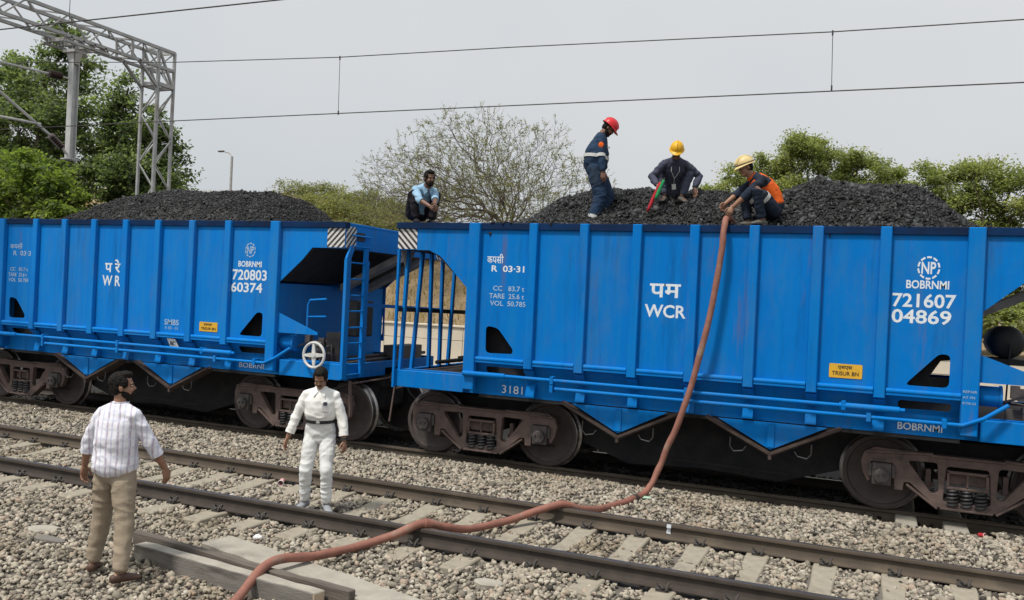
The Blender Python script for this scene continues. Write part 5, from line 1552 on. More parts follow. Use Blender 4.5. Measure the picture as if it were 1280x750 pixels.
M['sky_shirt'] = cloth_mat('light_blue_shirt', (0.30, 0.47, 0.62), (0.22, 0.37, 0.53))
M['black_cloth'] = cloth_mat('black_trousers', (0.014, 0.013, 0.018), (0.022, 0.020, 0.026))
M['reflective'] = pbr('reflective_tape', (0.55, 0.56, 0.54), (0.42, 0.43, 0.42), 0.4, scale=20)
M['grey_shoe'] = pbr('grey_shoe', (0.30, 0.31, 0.33), (0.2, 0.21, 0.23), 0.7)
M['brown_shoe'] = pbr('brown_sandal', (0.10, 0.05, 0.03), (0.06, 0.03, 0.02), 0.6)
M['boot'] = pbr('dusty_boot', (0.12, 0.115, 0.10), (0.07, 0.068, 0.06), 0.8)
M['helmet_red'] = pbr('red_helmet', (0.60, 0.022, 0.030), (0.48, 0.018, 0.025), 0.42, scale=5, c3=(0.16, 0.03, 0.03), s3=9, lim3=(0.6, 0.75), spec=0.35)
M['helmet_yellow'] = pbr('yellow_helmet', (0.76, 0.42, 0.012), (0.62, 0.34, 0.012), 0.45, scale=5, c3=(0.22, 0.14, 0.03), s3=9, lim3=(0.6, 0.75), spec=0.35)
M['helmet_cream'] = pbr('cream_helmet', (0.66, 0.52, 0.25), (0.56, 0.42, 0.18), 0.5, scale=8)

def band(mb, c, t, side, a, b, w, th=0.006, n=28):
    """a strip of tape round a limb or waist"""
    c = Vector(c); t = Vector(t).normalized(); s = Vector(side); s = (s - t * s.dot(t)).normalized(); q = t.cross(s)
    k = len(mb.v)
    for h, e in ((-w / 2, 0), (-w / 2, th), (w / 2, th), (w / 2, 0)):
        for j in range(n):
            an = 2 * math.pi * j / n
            mb.v.append(tuple(c + t * h + s * ((a + e) * math.cos(an)) + q * ((b + e) * math.sin(an))))
    for i in range(4):
        for j in range(n):
            j2 = (j + 1) % n; i2 = (i + 1) % 4
            mb.f.append((k + i * n + j, k + i * n + j2, k + i2 * n + j2, k + i2 * n + j)); mb.m.append(0)

def helmet(parent, hc, ax, mat, ridges=1, peak=0.045, brim_all=0.012):
    """hard hat: shell, brim with a peak, ridges; ax = side, face, up of the head"""
    mb = MB()
    S, Fw, U = ax
    base = hc + U * 0.035 - Fw * 0.006
    n = 32
    def ring(sx, sy, h): return [base + S * (sx * math.cos(2 * math.pi * j / n)) + Fw * (sy * math.sin(2 * math.pi * j / n)) + U * h for j in range(n)]
    rows = []
    for i in range(9):
        th = math.pi / 2 * i / 8.6
        rows.append(ring(0.105 * math.cos(th), 0.128 * math.cos(th), 0.118 * math.sin(th) + 0.005))
    inner = ring(0.092, 0.112, 0.0)
    brim = []
    for j in range(n):
        a = 2 * math.pi * j / n
        f = max(0.0, math.sin(a)) ** 1.5
        e = brim_all + peak * f
        brim.append(base + S * ((0.105 + brim_all) * math.cos(a)) + Fw * ((0.128 + e) * math.sin(a)) + U * (-0.004 - 0.018 * f))
    brim2 = [p - U * 0.006 for p in brim]
    allr = [inner, brim2, brim] + rows
    k = len(mb.v)
    for r in allr: mb.v += [tuple(p) for p in r]
    for i in range(len(allr) - 1):
        for j in range(n):
            j2 = (j + 1) % n
            mb.f.append((k + i * n + j, k + i * n + j2, k + (i + 1) * n + j2, k + (i + 1) * n + j)); mb.m.append(0)
    e = k + (len(allr) - 1) * n
    mb.f.append(tuple(e + j for j in range(n))); mb.m.append(0)
    mb.f.append(tuple(k + j for j in reversed(range(n)))); mb.m.append(0)
    for q in range(ridges):
        off = (q - (ridges - 1) / 2) * 0.032
        pts = []
        for i in range(11):
            th = math.pi * (0.12 + 0.76 * i / 10)
            pts.append(base + S * off + Fw * (0.128 * math.cos(th)) + U * (0.118 * math.sin(th) * (1 - 0.6 * abs(off) * 4) + 0.006))
        mb.tube(pts, 0.011, 6)
    return mb.build('helmet', mat, parent, smooth=True)

def person(label, loc, rz, pose, dress, scale=1.0, seed=1, group=None):
    t = thing('person', label, 'person', loc, rz, group)
    t.scale = (scale,) * 3
    p = pose
    hip = Vector(p['hip']); neck = Vector(p['neck'])
    S = Vector(p.get('side', (1, 0, 0))).normalized()                 # towards the person's right
    fat = p.get('fat', 1.0)
    bend = Vector(p.get('bend', (0, 0, 0)))
    up = (neck - hip).normalized()
    # spine
    def sp(q): return hip + (neck - hip) * q + bend * (4 * q * (1 - q))
    qs = [-0.08, 0.06, 0.28, 0.52, 0.74, 0.90, 1.0]
    ab = [(0.135, 0.105), (0.162 * fat ** 0.5, 0.118 * fat), (0.150 * fat, 0.112 * fat), (0.163 * fat ** 0.6, 0.120 * fat ** 0.8), (0.170, 0.112), (0.118, 0.085), (0.066, 0.066)]
    pel = Vector(p.get('pelvis_down', -up))
    tor = [hip + pel * 0.06] + [sp(q) for q in qs[1:]]
    sh = {}; J = {}
    chest_up = (sp(1.0) - sp(0.8)).normalized()
    for k, sg in (('r', 1), ('l', -1)):
        lift = p.get('lift_' + k, 0.0)
        sh[k] = sp(0.885) + S * (0.166 * sg) + chest_up * (-0.012 + lift)
        el, wr = ik(sh[k], p['wrist_' + k], 0.285, 0.255, p['elbow_' + k])
        hp = hip + S * (0.088 * sg) + pel * 0.02
        kn, an = ik(hp, p['ankle_' + k], 0.425, 0.405, p['knee_' + k])
        J[k] = dict(sh=sh[k], el=el, wr=wr, hp=hp, kn=kn, an=an)
    face = Vector(p['face']).normalized()
    hu = Vector(p.get('head_up', (0, 0, 1))); hu = (hu - face * hu.dot(face)).normalized()
    hs = face.cross(hu).normalized()
    ax = (hs, face, hu)
    hc = neck + chest_up * 0.052 + hu * 0.112 + face * 0.020            # middle of the head
    # ---- body: one skin
    mb = MB()
    loft(mb, tor, [(a * 0.90, b * 0.90) for a, b in ab], S)
    limb(mb, [sp(0.93), neck + chest_up * 0.03, hc - hu * 0.06 - face * 0.012], [0.066, 0.056, 0.056])
    for k in 'rl':
        j = J[k]
        limb(mb, [neck, sp(0.93) + (j['sh'] - sp(0.885)) * 0.5, j['sh']], [0.042, 0.046, 0.044])
        limb(mb, [j['sh'], j['sh'].lerp(j['el'], 0.5), j['el'], j['el'].lerp(j['wr'], 0.3), j['wr']], [0.050, 0.046, 0.038, 0.041, 0.027])
        limb(mb, [j['hp'], j['hp'].lerp(j['kn'], 0.5), j['kn'], j['kn'].lerp(j['an'], 0.35), j['an']], [0.082, 0.070, 0.054, 0.055, 0.037])
        td = Vector(p['toe_' + k]).normalized()
        loft(mb, [j['an'] - td * 0.045 + V3(0, 0, -0.035), j['an'] + td * 0.05 + V3(0, 0, -0.045), j['an'] + td * 0.13 + V3(0, 0, -0.055)], [(0.033, 0.035), (0.038, 0.028), (0.040, 0.018)], td.cross(V3(0, 0, 1)))
    ball(mb, hc + hu * 0.032 - face * 0.010, (0.074, 0.092, 0.088), ax)
    ball(mb, hc + face * 0.030 - hu * 0.040, (0.060, 0.060, 0.078), ax)
    ball(mb, hc + face * 0.058 - hu * 0.092, (0.034, 0.032, 0.026), ax)
    ball(mb, hc + face * 0.076 + hu * 0.022, (0.050, 0.014, 0.012), ax)
    ball(mb, hc + face * 0.094 - hu * 0.024, (0.014, 0.017, 0.014), ax, 10, 8)
    limb(mb, [hc + face * 0.082 + hu * 0.008, hc + face * 0.096 - hu * 0.022], [0.008, 0.011], 8)
    for sg in (-1, 1):
        ball(mb, hc + hs * (sg * 0.074) - face * 0.008 - hu * 0.012, (0.009, 0.020, 0.031), ax, 10, 8)
        ball(mb, hc + hs * (sg * 0.036) + face * 0.066 - hu * 0.034, (0.024, 0.022, 0.02), ax, 10, 8)
    me = fuse(mb, 'body', 0.0055, 3)
    hb = MB()
    for k, sg in (('r', 1), ('l', -1)):
        j = J[k]
        d = Vector(p.get('hand_' + k, j['wr'] - j['el'])).normalized()
        hand(hb, j['wr'], d, p.get('palm_' + k, -S * sg), p.get('thumb_' + k, (0, 1, 0.2)), p.get('curl_' + k, 0.4))
    hm = hb.mesh('hands')
    bm = bmesh.new(); bm.from_mesh(me); bm.from_mesh(hm); bm.to_mesh(me); bm.free(); bpy.data.meshes.remove(hm)
    put(me, 'body', M[dress['skin']], t)
    # ---- face details
    for sg in (-1, 1):
        c = hc + hs * (sg * 0.032) + face * 0.078 + hu * 0.002
        e = MB(); ball(e, c, (0.0135, 0.009, 0.0075), ax, 12, 8); eo = e.build('eye', M['eye_white'], t, smooth=True)
        e = MB(); ball(e, c + face * 0.0065 - hu * 0.001, (0.006, 0.0038, 0.006), ax, 10, 8); e.build('iris', M['eye'], eo, smooth=True)
        e = MB(); limb(e, [c + hu * 0.016 + face * 0.006 - hs * (sg * 0.015), c + hu * 0.021 + face * 0.008, c + hu * 0.014 + face * 0.0 + hs * (sg * 0.018)], [0.0035, 0.0042, 0.003], 6); e.build('eyebrow', M['hair'], t)
    e = MB(); ball(e, hc + face * 0.086 - hu * 0.062, (0.023, 0.007, 0.007), ax, 12, 8); e.build('mouth', M['lip'], t, smooth=True)
    if dress.get('moustache'):
        e = MB(); limb(e, [hc + face * 0.082 - hu * 0.052 - hs * 0.030, hc + face * 0.093 - hu * 0.044, hc + face * 0.082 - hu * 0.052 + hs * 0.030], [0.005, 0.008, 0.005], 8); e.build('moustache', M['hair'], t, smooth=True)
    if dress.get('beard'):
        e = MB()
        ball(e, hc + face * 0.046 - hu * 0.088, (0.050, 0.048, 0.040), ax); ball(e, hc + face * 0.02 - hu * 0.066, (0.066, 0.055, 0.050), ax)
        limb(e, [hc + face * 0.080 - hu * 0.060 - hs * 0.034, hc + face * 0.091 - hu * 0.047, hc + face * 0.080 - hu * 0.060 + hs * 0.034], [0.008, 0.010, 0.008], 8)
        m = fuse(e, 'beard', 0.006, 2); wrinkle(m, 0.004, seed, (60, 60, 60)); put(m, 'beard', M['hair'], t)
    # ---- hair
    if dress.get('hair', True):
        e = MB()
        q = 1.0 if not dress.get('helmet') else 0.97
        ball(e, hc + hu * 0.042 - face * 0.022, (0.082 * q, 0.092 * q, 0.088 * q), ax)
        ball(e, hc - hu * 0.005 - face * 0.040, (0.076, 0.062, 0.075), ax)
        if not dress.get('helmet'):
            ball(e, hc + hu * 0.098 + face * 0.020, (0.060, 0.068, 0.034), ax)
            for sg in (-1, 1): ball(e, hc + hs * (sg * 0.064) + hu * 0.030 + face * 0.012, (0.018, 0.040, 0.045), ax)
        m = fuse(e, 'hair', 0.006, 2); wrinkle(m, 0.008, seed + 2, (45, 45, 45)); put(m, 'hair', M['hair'], t)
    # ---- trousers
    mb = MB()
    w0 = 0.30 if not dress.get('overall') else 0.36
    loft(mb, [hip + pel * 0.07, sp(0.06), sp(w0 * 0.6), sp(w0)], [(0.140, 0.112), (0.172 * fat ** 0.5, 0.126 * fat), (0.164 * fat ** 0.8, 0.122 * fat), (0.158 * fat, 0.118 * fat)], S)
    tr = dress.get('leg', 1.0)
    for k in 'rl':
        j = J[k]
        hem = j['kn'].lerp(j['an'], dress.get('hem', 0.93))
        limb(mb, [j['hp'] + (j['hp'] - j['kn']).normalized() * 0.03, j['hp'].lerp(j['kn'], 0.35), j['hp'].lerp(j['kn'], 0.8), j['kn'], j['kn'].lerp(j['an'], 0.4), hem], [0.098 * tr, 0.095 * tr, 0.079 * tr, 0.076 * tr, 0.068 * tr, 0.060 * tr])
    m = fuse(mb, 'trousers', 0.009, 5); wrinkle(m, 0.015, seed + 5, (5.5, 5.5, 10)); put(m, 'trousers', M[dress['trousers']], t)
    # ---- shirt
    mb = MB()
    lo = dress.get('shirt_from', 0.25)
    q0 = [lo] + [q for q in (0.12, 0.28, 0.40, 0.52, 0.74, 0.90) if q > lo + 0.05] + [0.985]
    fa = lambda q: (np.interp(q, qs, [a for a, b in ab]), np.interp(q, qs, [b for a, b in ab]))
    ext = [(fa(q)[0] * 1.0 + 0.018 - (0.004 if q > 0.95 else 0), fa(q)[1] + 0.018 - (0.004 if q > 0.95 else 0)) for q in q0]
    if dress.get('belt'): ext[0] = (ext[0][0] - 0.010, ext[0][1] - 0.010); ext[1] = (ext[1][0] + 0.005, ext[1][1] + 0.006)
    if dress.get('loose'): ext[0] = (ext[0][0] + 0.012, ext[0][1] + 0.014); ext[1] = (ext[1][0] + 0.012, ext[1][1] + 0.012)
    loft(mb, [sp(q) for q in q0], ext, S, 24)
    sl = dress.get('sleeve', 1.95)                                    # 1 = to the elbow, 2 = to the wrist
    for k in 'rl':
        j = J[k]
        pts = [j['sh'] + (j['sh'] - sp(0.85)).normalized() * 0.002, j['sh'].lerp(j['el'], 0.35), j['sh'].lerp(j['el'], 0.75)]
        rs = [0.061, 0.060, 0.055]
        if sl > 1: pts += [j['el'], j['el'].lerp(j['wr'], (sl - 1) * 0.5), j['el'].lerp(j['wr'], sl - 1)]; rs += [0.055, 0.054, 0.050 if sl < 1.8 else 0.040]
        else: pts += [j['sh'].lerp(j['el'], sl)]; rs += [0.056]
        limb(mb, [sp(0.84) + (j['sh'] - sp(0.84)) * 0.45] + pts, [0.066] + rs)
        limb(mb, [neck - chest_up * 0.012 + S * (0.03 if k == 'r' else -0.03), sp(0.93) + (j['sh'] - sp(0.885)) * 0.55, j['sh'] + chest_up * 0.004], [0.050, 0.055, 0.054])
    m = fuse(mb, 'shirt', 0.009, 5); wrinkle(m, 0.014, seed + 9, (6, 6, 9)); put(m, 'shirt', M[dress['shirt']], t)
    # collar
    cb = MB(); band(cb, neck + chest_up * 0.012 , chest_up * 0.9 - face * 0.1, S, 0.064, 0.064, 0.045, 0.010)
    cb.build('collar', M[dress.get('collar', dress['shirt'])], t, smooth=True)
    if dress.get('flaps'):
        f = up.cross(S); f = f if f.dot(face) > 0 else -f
        for sg in (-1, 1):
            cb = MB()
            A = neck + chest_up * 0.030 + S * (sg * 0.058) + f * 0.030; Bq = neck - chest_up * 0.010 + S * (sg * 0.012) + f * 0.098
            Cq = neck - chest_up * 0.068 + S * (sg * 0.062) + f * 0.128; D = neck - chest_up * 0.012 + S * (sg * 0.086) + f * 0.052
            o = f * 0.010 + chest_up * 0.004
            cb.add([A, Bq, Cq, D, A + o, Bq + o, Cq + o, D + o], [(0, 1, 2, 3), (7, 6, 5, 4), (0, 4, 5, 1), (1, 5, 6, 2), (2, 6, 7, 3), (3, 7, 4, 0)])
            cb.build('collar_flap', M[dress['shirt']], t, bevel=0.003)
        cb = MB()
        for q in (0.42, 0.54, 0.66, 0.78): ball(cb, sp(q) + f * (fa(q)[1] + 0.021), (0.006, 0.003, 0.006), (S, f, up), 8, 6)
        cb.build('button_row', M['reflective'], t)
        cb = MB(); ball(cb, neck - chest_up * 0.030 + f * 0.072, (0.022, 0.020, 0.040), (S, f, up), 10, 8); cb.build('open_neck', M[dress['skin']], t, smooth=True)
    # rolled cuffs
    if 1 < sl < 1.8:
        for k in 'rl':
            j = J[k]; c = j['el'].lerp(j['wr'], sl - 1); cb = MB()
            band(cb, c, j['wr'] - j['el'], V3(0, 1, 0.3), 0.046, 0.046, 0.045, 0.009); cb.build('cuff', M[dress['shirt']], t, smooth=True)
    if dress.get('belt'):
        cb = MB(); q = 0.285; a, b = fa(q)
        band(cb, sp(q), up, S, 0.170 * fat, 0.132 * fat, 0.036, 0.008); be = cb.build('belt', M['belt'], t, smooth=True)
        f = S.cross(up) * -1
        bc = sp(q) + (f if f.dot(face) > 0 else -f) * (0.132 * fat + 0.010)
        cb = MB(); ball(cb, bc, (0.024, 0.005, 0.018), (S, up.cross(S), up), 10, 6); cb.build('buckle', M['galv'], be)
    # shoes
    for k in 'rl':
        j = J[k]; td = Vector(p['toe_' + k]).normalized(); sd = td.cross(V3(0, 0, 1)).normalized()
        cb = MB(); a = j['an']
        u = sd.cross(td).normalized()
        if u.z < 0: u = -u
        loft(cb, [a - td * 0.065 - u * 0.050, a - td * 0.01 - u * 0.040, a + td * 0.06 - u * 0.050, a + td * 0.13 - u * 0.060, a + td * 0.165 - u * 0.066], [(0.036, 0.038), (0.041, 0.046), (0.045, 0.036), (0.047, 0.025), (0.036, 0.018)], sd)
        if dress.get('boots'): limb(cb, [a - u * 0.02, a + (j['kn'] - a).normalized() * 0.14], [0.050, 0.056])
        m = fuse(cb, 'shoe', 0.007, 3); so = put(m, 'shoe', M[dress['shoe']], t)
    if dress.get('helmet'):
        helmet(t, hc, ax, M[dress['helmet']], dress.get('ridges', 1), dress.get('peak', 0.045), dress.get('brim', 0.012))
    J.update(S=S, face=face, hc=hc, ax=ax, sp=sp, up=up, neck=neck, fa=fa, fat=fat, hip=hip)
    return t, J

def rot_to(dx, dy): return math.atan2(-dx, dy)

# --- man in white between the rails
t, J = person('man in white shirt and trousers standing between the rails, looking down', (0.66, -4.985, NZ - 0.172), rot_to(0.42, -0.91),
    dict(hip=(0, 0, 0.905), neck=(0.005, 0.035, 1.415), bend=(0, 0.022, 0), fat=1.0, face=(0.05, 0.86, -0.50), head_up=(0, 0.5, 0.86),
         wrist_r=(0.37, 0.10, 0.81), wrist_l=(-0.30, 0.10, 0.83), elbow_r=(0.8, -0.6, 0), elbow_l=(-0.8, -0.6, 0),
         ankle_r=(0.155, -0.03, 0.085), ankle_l=(-0.12, 0.06, 0.085), knee_r=(0.1, 1, 0), knee_l=(-0.1, 1, 0), toe_r=(0.35, 1, 0), toe_l=(-0.45, 1, -0.05),
         palm_r=(-0.5, 0.2, -0.3), palm_l=(0.6, -0.4, 0), thumb_r=(-0.2, 1, 0), thumb_l=(0.2, 1, 0), curl_r=0.45, curl_l=0.5),
    dict(skin='skin', shirt='white_cloth', trousers='white_trouser', belt=True, flaps=True, shoe='grey_shoe', sleeve=1.68, moustache=True, shirt_from=0.31, leg=0.94), 1.005, seed=3)
pk = MB()
c = J['sp'](0.66) - J['S'] * 0.085; f = (J['up'].cross(J['S'])); f = f if f.y > 0 else -f
pk.box(-0.045, 0.045, -0.006, 0.006, -0.06, 0.05)
o = pk.build('pocket', M['white_trouser'], t, bevel=0.003); o.location = c + f * 0.150; o.rotation_euler = (-0.10, 0, 0.25)
pp = MB().box(-0.020, 0.024, -0.004, 0.004, -0.018, 0.022).build('badge', M['grey_cloth'], t); pp.location = c + f * 0.161 + V3(0, 0, 0.035); pp.rotation_euler = (-0.10, 0, 0.25)
wt = MB(); band(wt, J['l']['el'].lerp(J['l']['wr'], 0.93), J['l']['wr'] - J['l']['el'], V3(1, 0, 0), 0.031, 0.031, 0.03, 0.008); wt.build('watch', M['black'], t)

# --- man in checked shirt, seen from behind
t, J = person('bearded man in checked shirt and khaki trousers seen from behind on the ballast', (0.38, -7.72, -0.135), rot_to(-0.12, 0.99),
    dict(hip=(0, 0, 0.935), neck=(0.02, 0.0, 1.485), bend=(0, -0.015, 0), fat=1.13, face=(0.86, 0.62, 0.10), head_up=(0, 0.05, 1),
         wrist_r=(0.36, 0.20, 0.93), wrist_l=(-0.36, 0.04, 0.92), elbow_r=(0.9, -0.7, 0), elbow_l=(-0.9, -0.5, 0),
         ankle_r=(0.23, -0.15, 0.085), ankle_l=(-0.22, 0.04, 0.10), knee_r=(0.2, 1, 0), knee_l=(-0.1, 1, 0), toe_r=(0.55, 1, 0), toe_l=(-0.45, 1, -0.06),
         hand_r=(0.10, 0.22, -0.97), hand_l=(-0.05, 0.0, -1), palm_r=(-0.9, 0.1, -0.2), palm_l=(0.9, -0.1, 0), thumb_r=(0, 1, -0.2), thumb_l=(0, 1, -0.2), curl_r=0.5, curl_l=0.45),
    dict(skin='skin', shirt='check_shirt', trousers='khaki', shoe='brown_shoe', sleeve=1.36, beard=True, shirt_from=0.03, loose=True, leg=1.02), 1.055, seed=11)

# --- the man in navy with the red helmet
t, J = person('man in navy coverall and red hard hat standing on the coal', (2.66, -1.20, 3.69), rot_to(0.93, 0.36),
    dict(hip=(0, 0.02, 0.910), neck=(0, 0.09, 1.41), bend=(0, -0.02, 0), fat=1.42, face=(-0.02, 0.76, -0.65), head_up=(0, 0.62, 0.78),
         wrist_r=(0.27, 0.12, 0.77), wrist_l=(-0.24, 0.16, 0.78), elbow_r=(0.6, -0.9, 0), elbow_l=(-0.6, -0.9, 0),
         ankle_r=(0.13, 0.0, 0.085), ankle_l=(-0.10, 0.13, 0.14), knee_r=(0.1, 1, 0), knee_l=(-0.1, 1, 0), toe_r=(0.2, 1, -0.1), toe_l=(-0.15, 1, 0),
         palm_r=(-0.8, 0.1, 0), palm_l=(0.8, 0.1, 0), thumb_r=(0, 1, 0), thumb_l=(0, 1, 0), curl_r=0.55),
    dict(skin='skin_dark', shirt='navy', trousers='navy', overall=True, shoe='boot', boots=True, sleeve=1.90, helmet='helmet_red', shirt_from=0.02, leg=1.34, hem=0.86, beard=True), 0.985, seed=23, group='men working on the right wagon')
cb = MB(); a, b = J['fa'](0.30); band(cb, J['sp'](0.33), J['up'], J['S'], 0.232, 0.186, 0.05, 0.008); cb.build('reflective_tape', M['reflective'], t, smooth=True)
for k in 'rl':
    cb = MB(); j = J[k]; band(cb, j['sh'].lerp(j['el'], 0.97), j['el'] - j['sh'], V3(0, 1, 0), 0.064, 0.064, 0.05, 0.006); cb.build('reflective_tape', M['reflective'], t, smooth=True)
    cb = MB(); band(cb, j['kn'].lerp(j['an'], 0.80), j['an'] - j['kn'], V3(0, 1, 0), 0.084, 0.084, 0.05, 0.006); cb.build('reflective_tape', M['reflective'], t, smooth=True)
cb = MB(); ball(cb, J['r']['sh'].lerp(J['r']['el'], 0.40) + J['S'] * 0.062, (0.008, 0.040, 0.044), None, 12, 8); cb.build('sleeve_patch', M['orange'], t, smooth=True)
cb = MB().box(-0.006, 0.006, -0.055, 0.055, -0.012, 0.012).build('chest_tape', M['reflective'], t); cb.location = J['sp'](0.60) + J['S'] * 0.12 + V3(0, 0.135, 0.0)
cb.rotation_euler = (0, 0, -0.9)

# --- the squatting man with the yellow helmet
fy = rot_to(0.32, -0.95)
t, J = person('man in grey coverall and yellow hard hat squatting on the coal', (3.80, -0.86, 4.135), fy,
    dict(hip=(0, -0.30, 0.20), neck=(0.0, 0.09, 0.635), bend=(0, -0.05, 0), pelvis_down=(0, 0.5, -0.8), fat=0.98, face=(0.14, 0.80, -0.58), head_up=(0, 0.55, 0.83),
         wrist_r=(0.27, 0.22, 0.20), wrist_l=(-0.31, 0.04, 0.19), elbow_r=(0.8, -0.6, 0.1), elbow_l=(-0.9, -0.5, 0.1),
         ankle_r=(0.15, 0.02, 0.085), ankle_l=(-0.13, 0.0, 0.085), knee_r=(0.45, 0.45, 1.0), knee_l=(-0.45, 0.45, 1.0), toe_r=(0.35, 1, -0.25), toe_l=(-0.35, 1, -0.25),
         hand_r=(0.05, 0.25, -1), hand_l=(-0.2, 0.3, -0.9), palm_r=(-0.8, 0.3, 0), palm_l=(0.4, 0.6, -0.3), thumb_r=(0, 1, 0.2), thumb_l=(0.4, 1, 0), curl_r=0.8),
    dict(skin='skin_dark', shirt='grey_cloth', trousers='grey_cloth', overall=True, shoe='boot', sleeve=1.85, helmet='helmet_yellow', peak=0.04, shirt_from=0.02, leg=0.92, hem=0.90), 0.95, seed=31, group='men working on the right wagon')
# lanyard with its card, piping on the legs
c0 = J['sp'](0.98); f = J['up'].cross(J['S']); f = f if f.y > 0 else -f
ld = MB(); card = J['sp'](0.42) + f * 0.16
ld.tube([c0 + J['S'] * 0.06 + f * 0.02, J['sp'](0.80) + J['S'] * 0.06 + f * 0.142, J['sp'](0.60) + f * 0.165, card], 0.005, 6); ld.tube([c0 - J['S'] * 0.06 + f * 0.02, J['sp'](0.80) - J['S'] * 0.065 + f * 0.142, J['sp'](0.60) + f * 0.165], 0.005, 6)
lo = ld.build('lanyard', M['reflective'], t)
cd = MB().box(-0.032, 0.032, -0.003, 0.003, -0.085, 0.0).build('id_card', M['lamp_plate'], lo); cd.location = card; cd.rotation_euler = (-0.3, 0.15, 0)
YEL = (t, J)

# --- the man in orange vest at the hose
t, J = person('man in orange vest and cream hard hat squatting with the hose', (5.065, -1.50, 3.715), rot_to(-0.86, -0.51),
    dict(hip=(0, -0.26, 0.24), neck=(0.0, 0.05, 0.665), bend=(0, -0.085, 0.01), pelvis_down=(0, 0.5, -0.8), fat=1.0, face=(-0.02, 0.92, -0.38), head_up=(0, 0.38, 0.92),
         wrist_r=(0.02, 0.56, 0.155), wrist_l=(-0.03, 0.41, 0.15), elbow_r=(0.7, -0.3, 0.4), elbow_l=(-0.7, -0.3, 0.2),
         ankle_r=(0.15, 0.02, 0.085), ankle_l=(-0.15, -0.05, 0.085), knee_r=(0.35, 0.8, 0.7), knee_l=(-0.35, 0.8, 0.7), toe_r=(0.25, 1, 0), toe_l=(-0.25, 1, 0),
         hand_r=(-0.08, 0.55, -0.65), hand_l=(-0.12, 0.45, -0.85), palm_r=(-0.8, 0.1, -0.5), palm_l=(0.6, 0.1, -0.6), thumb_r=(-0.1, 0.6, 0.8), thumb_l=(0, 0.6, 0.8), curl_r=0.75, curl_l=0.7),
    dict(skin='skin', shirt='dark_navy', trousers='dark_navy', overall=True, shoe='boot', sleeve=1.22, helmet='helmet_cream', collar='orange', ridges=3, peak=0.020, brim=0.020, shirt_from=0.05, leg=0.98, hem=0.90), 1.0, seed=43, group='men working on the right wagon')
vb = MB()
q0 = [0.16, 0.34, 0.52, 0.70, 0.84, 0.92]
loft(vb, [J['sp'](q) for q in q0], [(J['fa'](q)[0] + 0.027, J['fa'](q)[1] + 0.027) for q in q0], J['S'], 26)
m = fuse(vb, 'vest', 0.009, 4); wrinkle(m, 0.006, 5); put(m, 'vest', M['orange'], t)
for k, sg in (('r', 1), ('l', -1)):
    cb = MB(); j = J[k]; band(cb, j['hp'].lerp(j['kn'], 0.62), j['kn'] - j['hp'], V3(1, 0, 0), 0.088, 0.088, 0.05, 0.006); cb.build('reflective_tape', M['reflective'], t, smooth=True)
hcb = MB(); base = J['hc'] + J['ax'][2] * 0.052 - J['ax'][1] * 0.006
band(hcb, base, J['ax'][2], J['ax'][0], 0.103, 0.126, 0.012, 0.005); hcb.build('helmet_strap', M['trim_brown'], t, smooth=True)

# --- the man in light blue at the corner of the wagon
t, J = person('man in light blue shirt and black trousers squatting on the wagon corner', (-0.10, -1.40, 3.705), rot_to(0.80, -0.60),
    dict(hip=(0, -0.28, 0.19), neck=(0.0, 0.07, 0.575), bend=(0, -0.075, 0.01), pelvis_down=(0, 0.5, -0.8), fat=0.98, face=(-0.05, 0.98, -0.16), head_up=(0, 0.2, 1),
         wrist_r=(0.08, 0.42, 0.24), wrist_l=(0.02, 0.44, 0.27), elbow_r=(0.8, -0.3, -0.2), elbow_l=(-0.8, -0.2, -0.2),
         ankle_r=(0.13, 0.0, 0.085), ankle_l=(-0.12, 0.03, 0.085), knee_r=(0.28, 0.75, 0.75), knee_l=(-0.28, 0.75, 0.75), toe_r=(0.2, 1, 0), toe_l=(-0.2, 1, 0),
         hand_r=(-0.35, 0.8, -0.35), hand_l=(0.35, 0.8, -0.45), palm_r=(-0.7, -0.2, -0.4), palm_l=(0.7, -0.2, -0.4), thumb_r=(-0.3, 0.5, 1), thumb_l=(0.3, 0.5, 1), curl_r=0.7, curl_l=0.7),
    dict(skin='skin_dark', flaps=True, shirt='sky_shirt', trousers='black_cloth', shoe='black_cloth', sleeve=1.12, beard=True, shirt_from=0.08, loose=True, leg=1.02), 1.02, seed=57, group='men working on the right wagon')
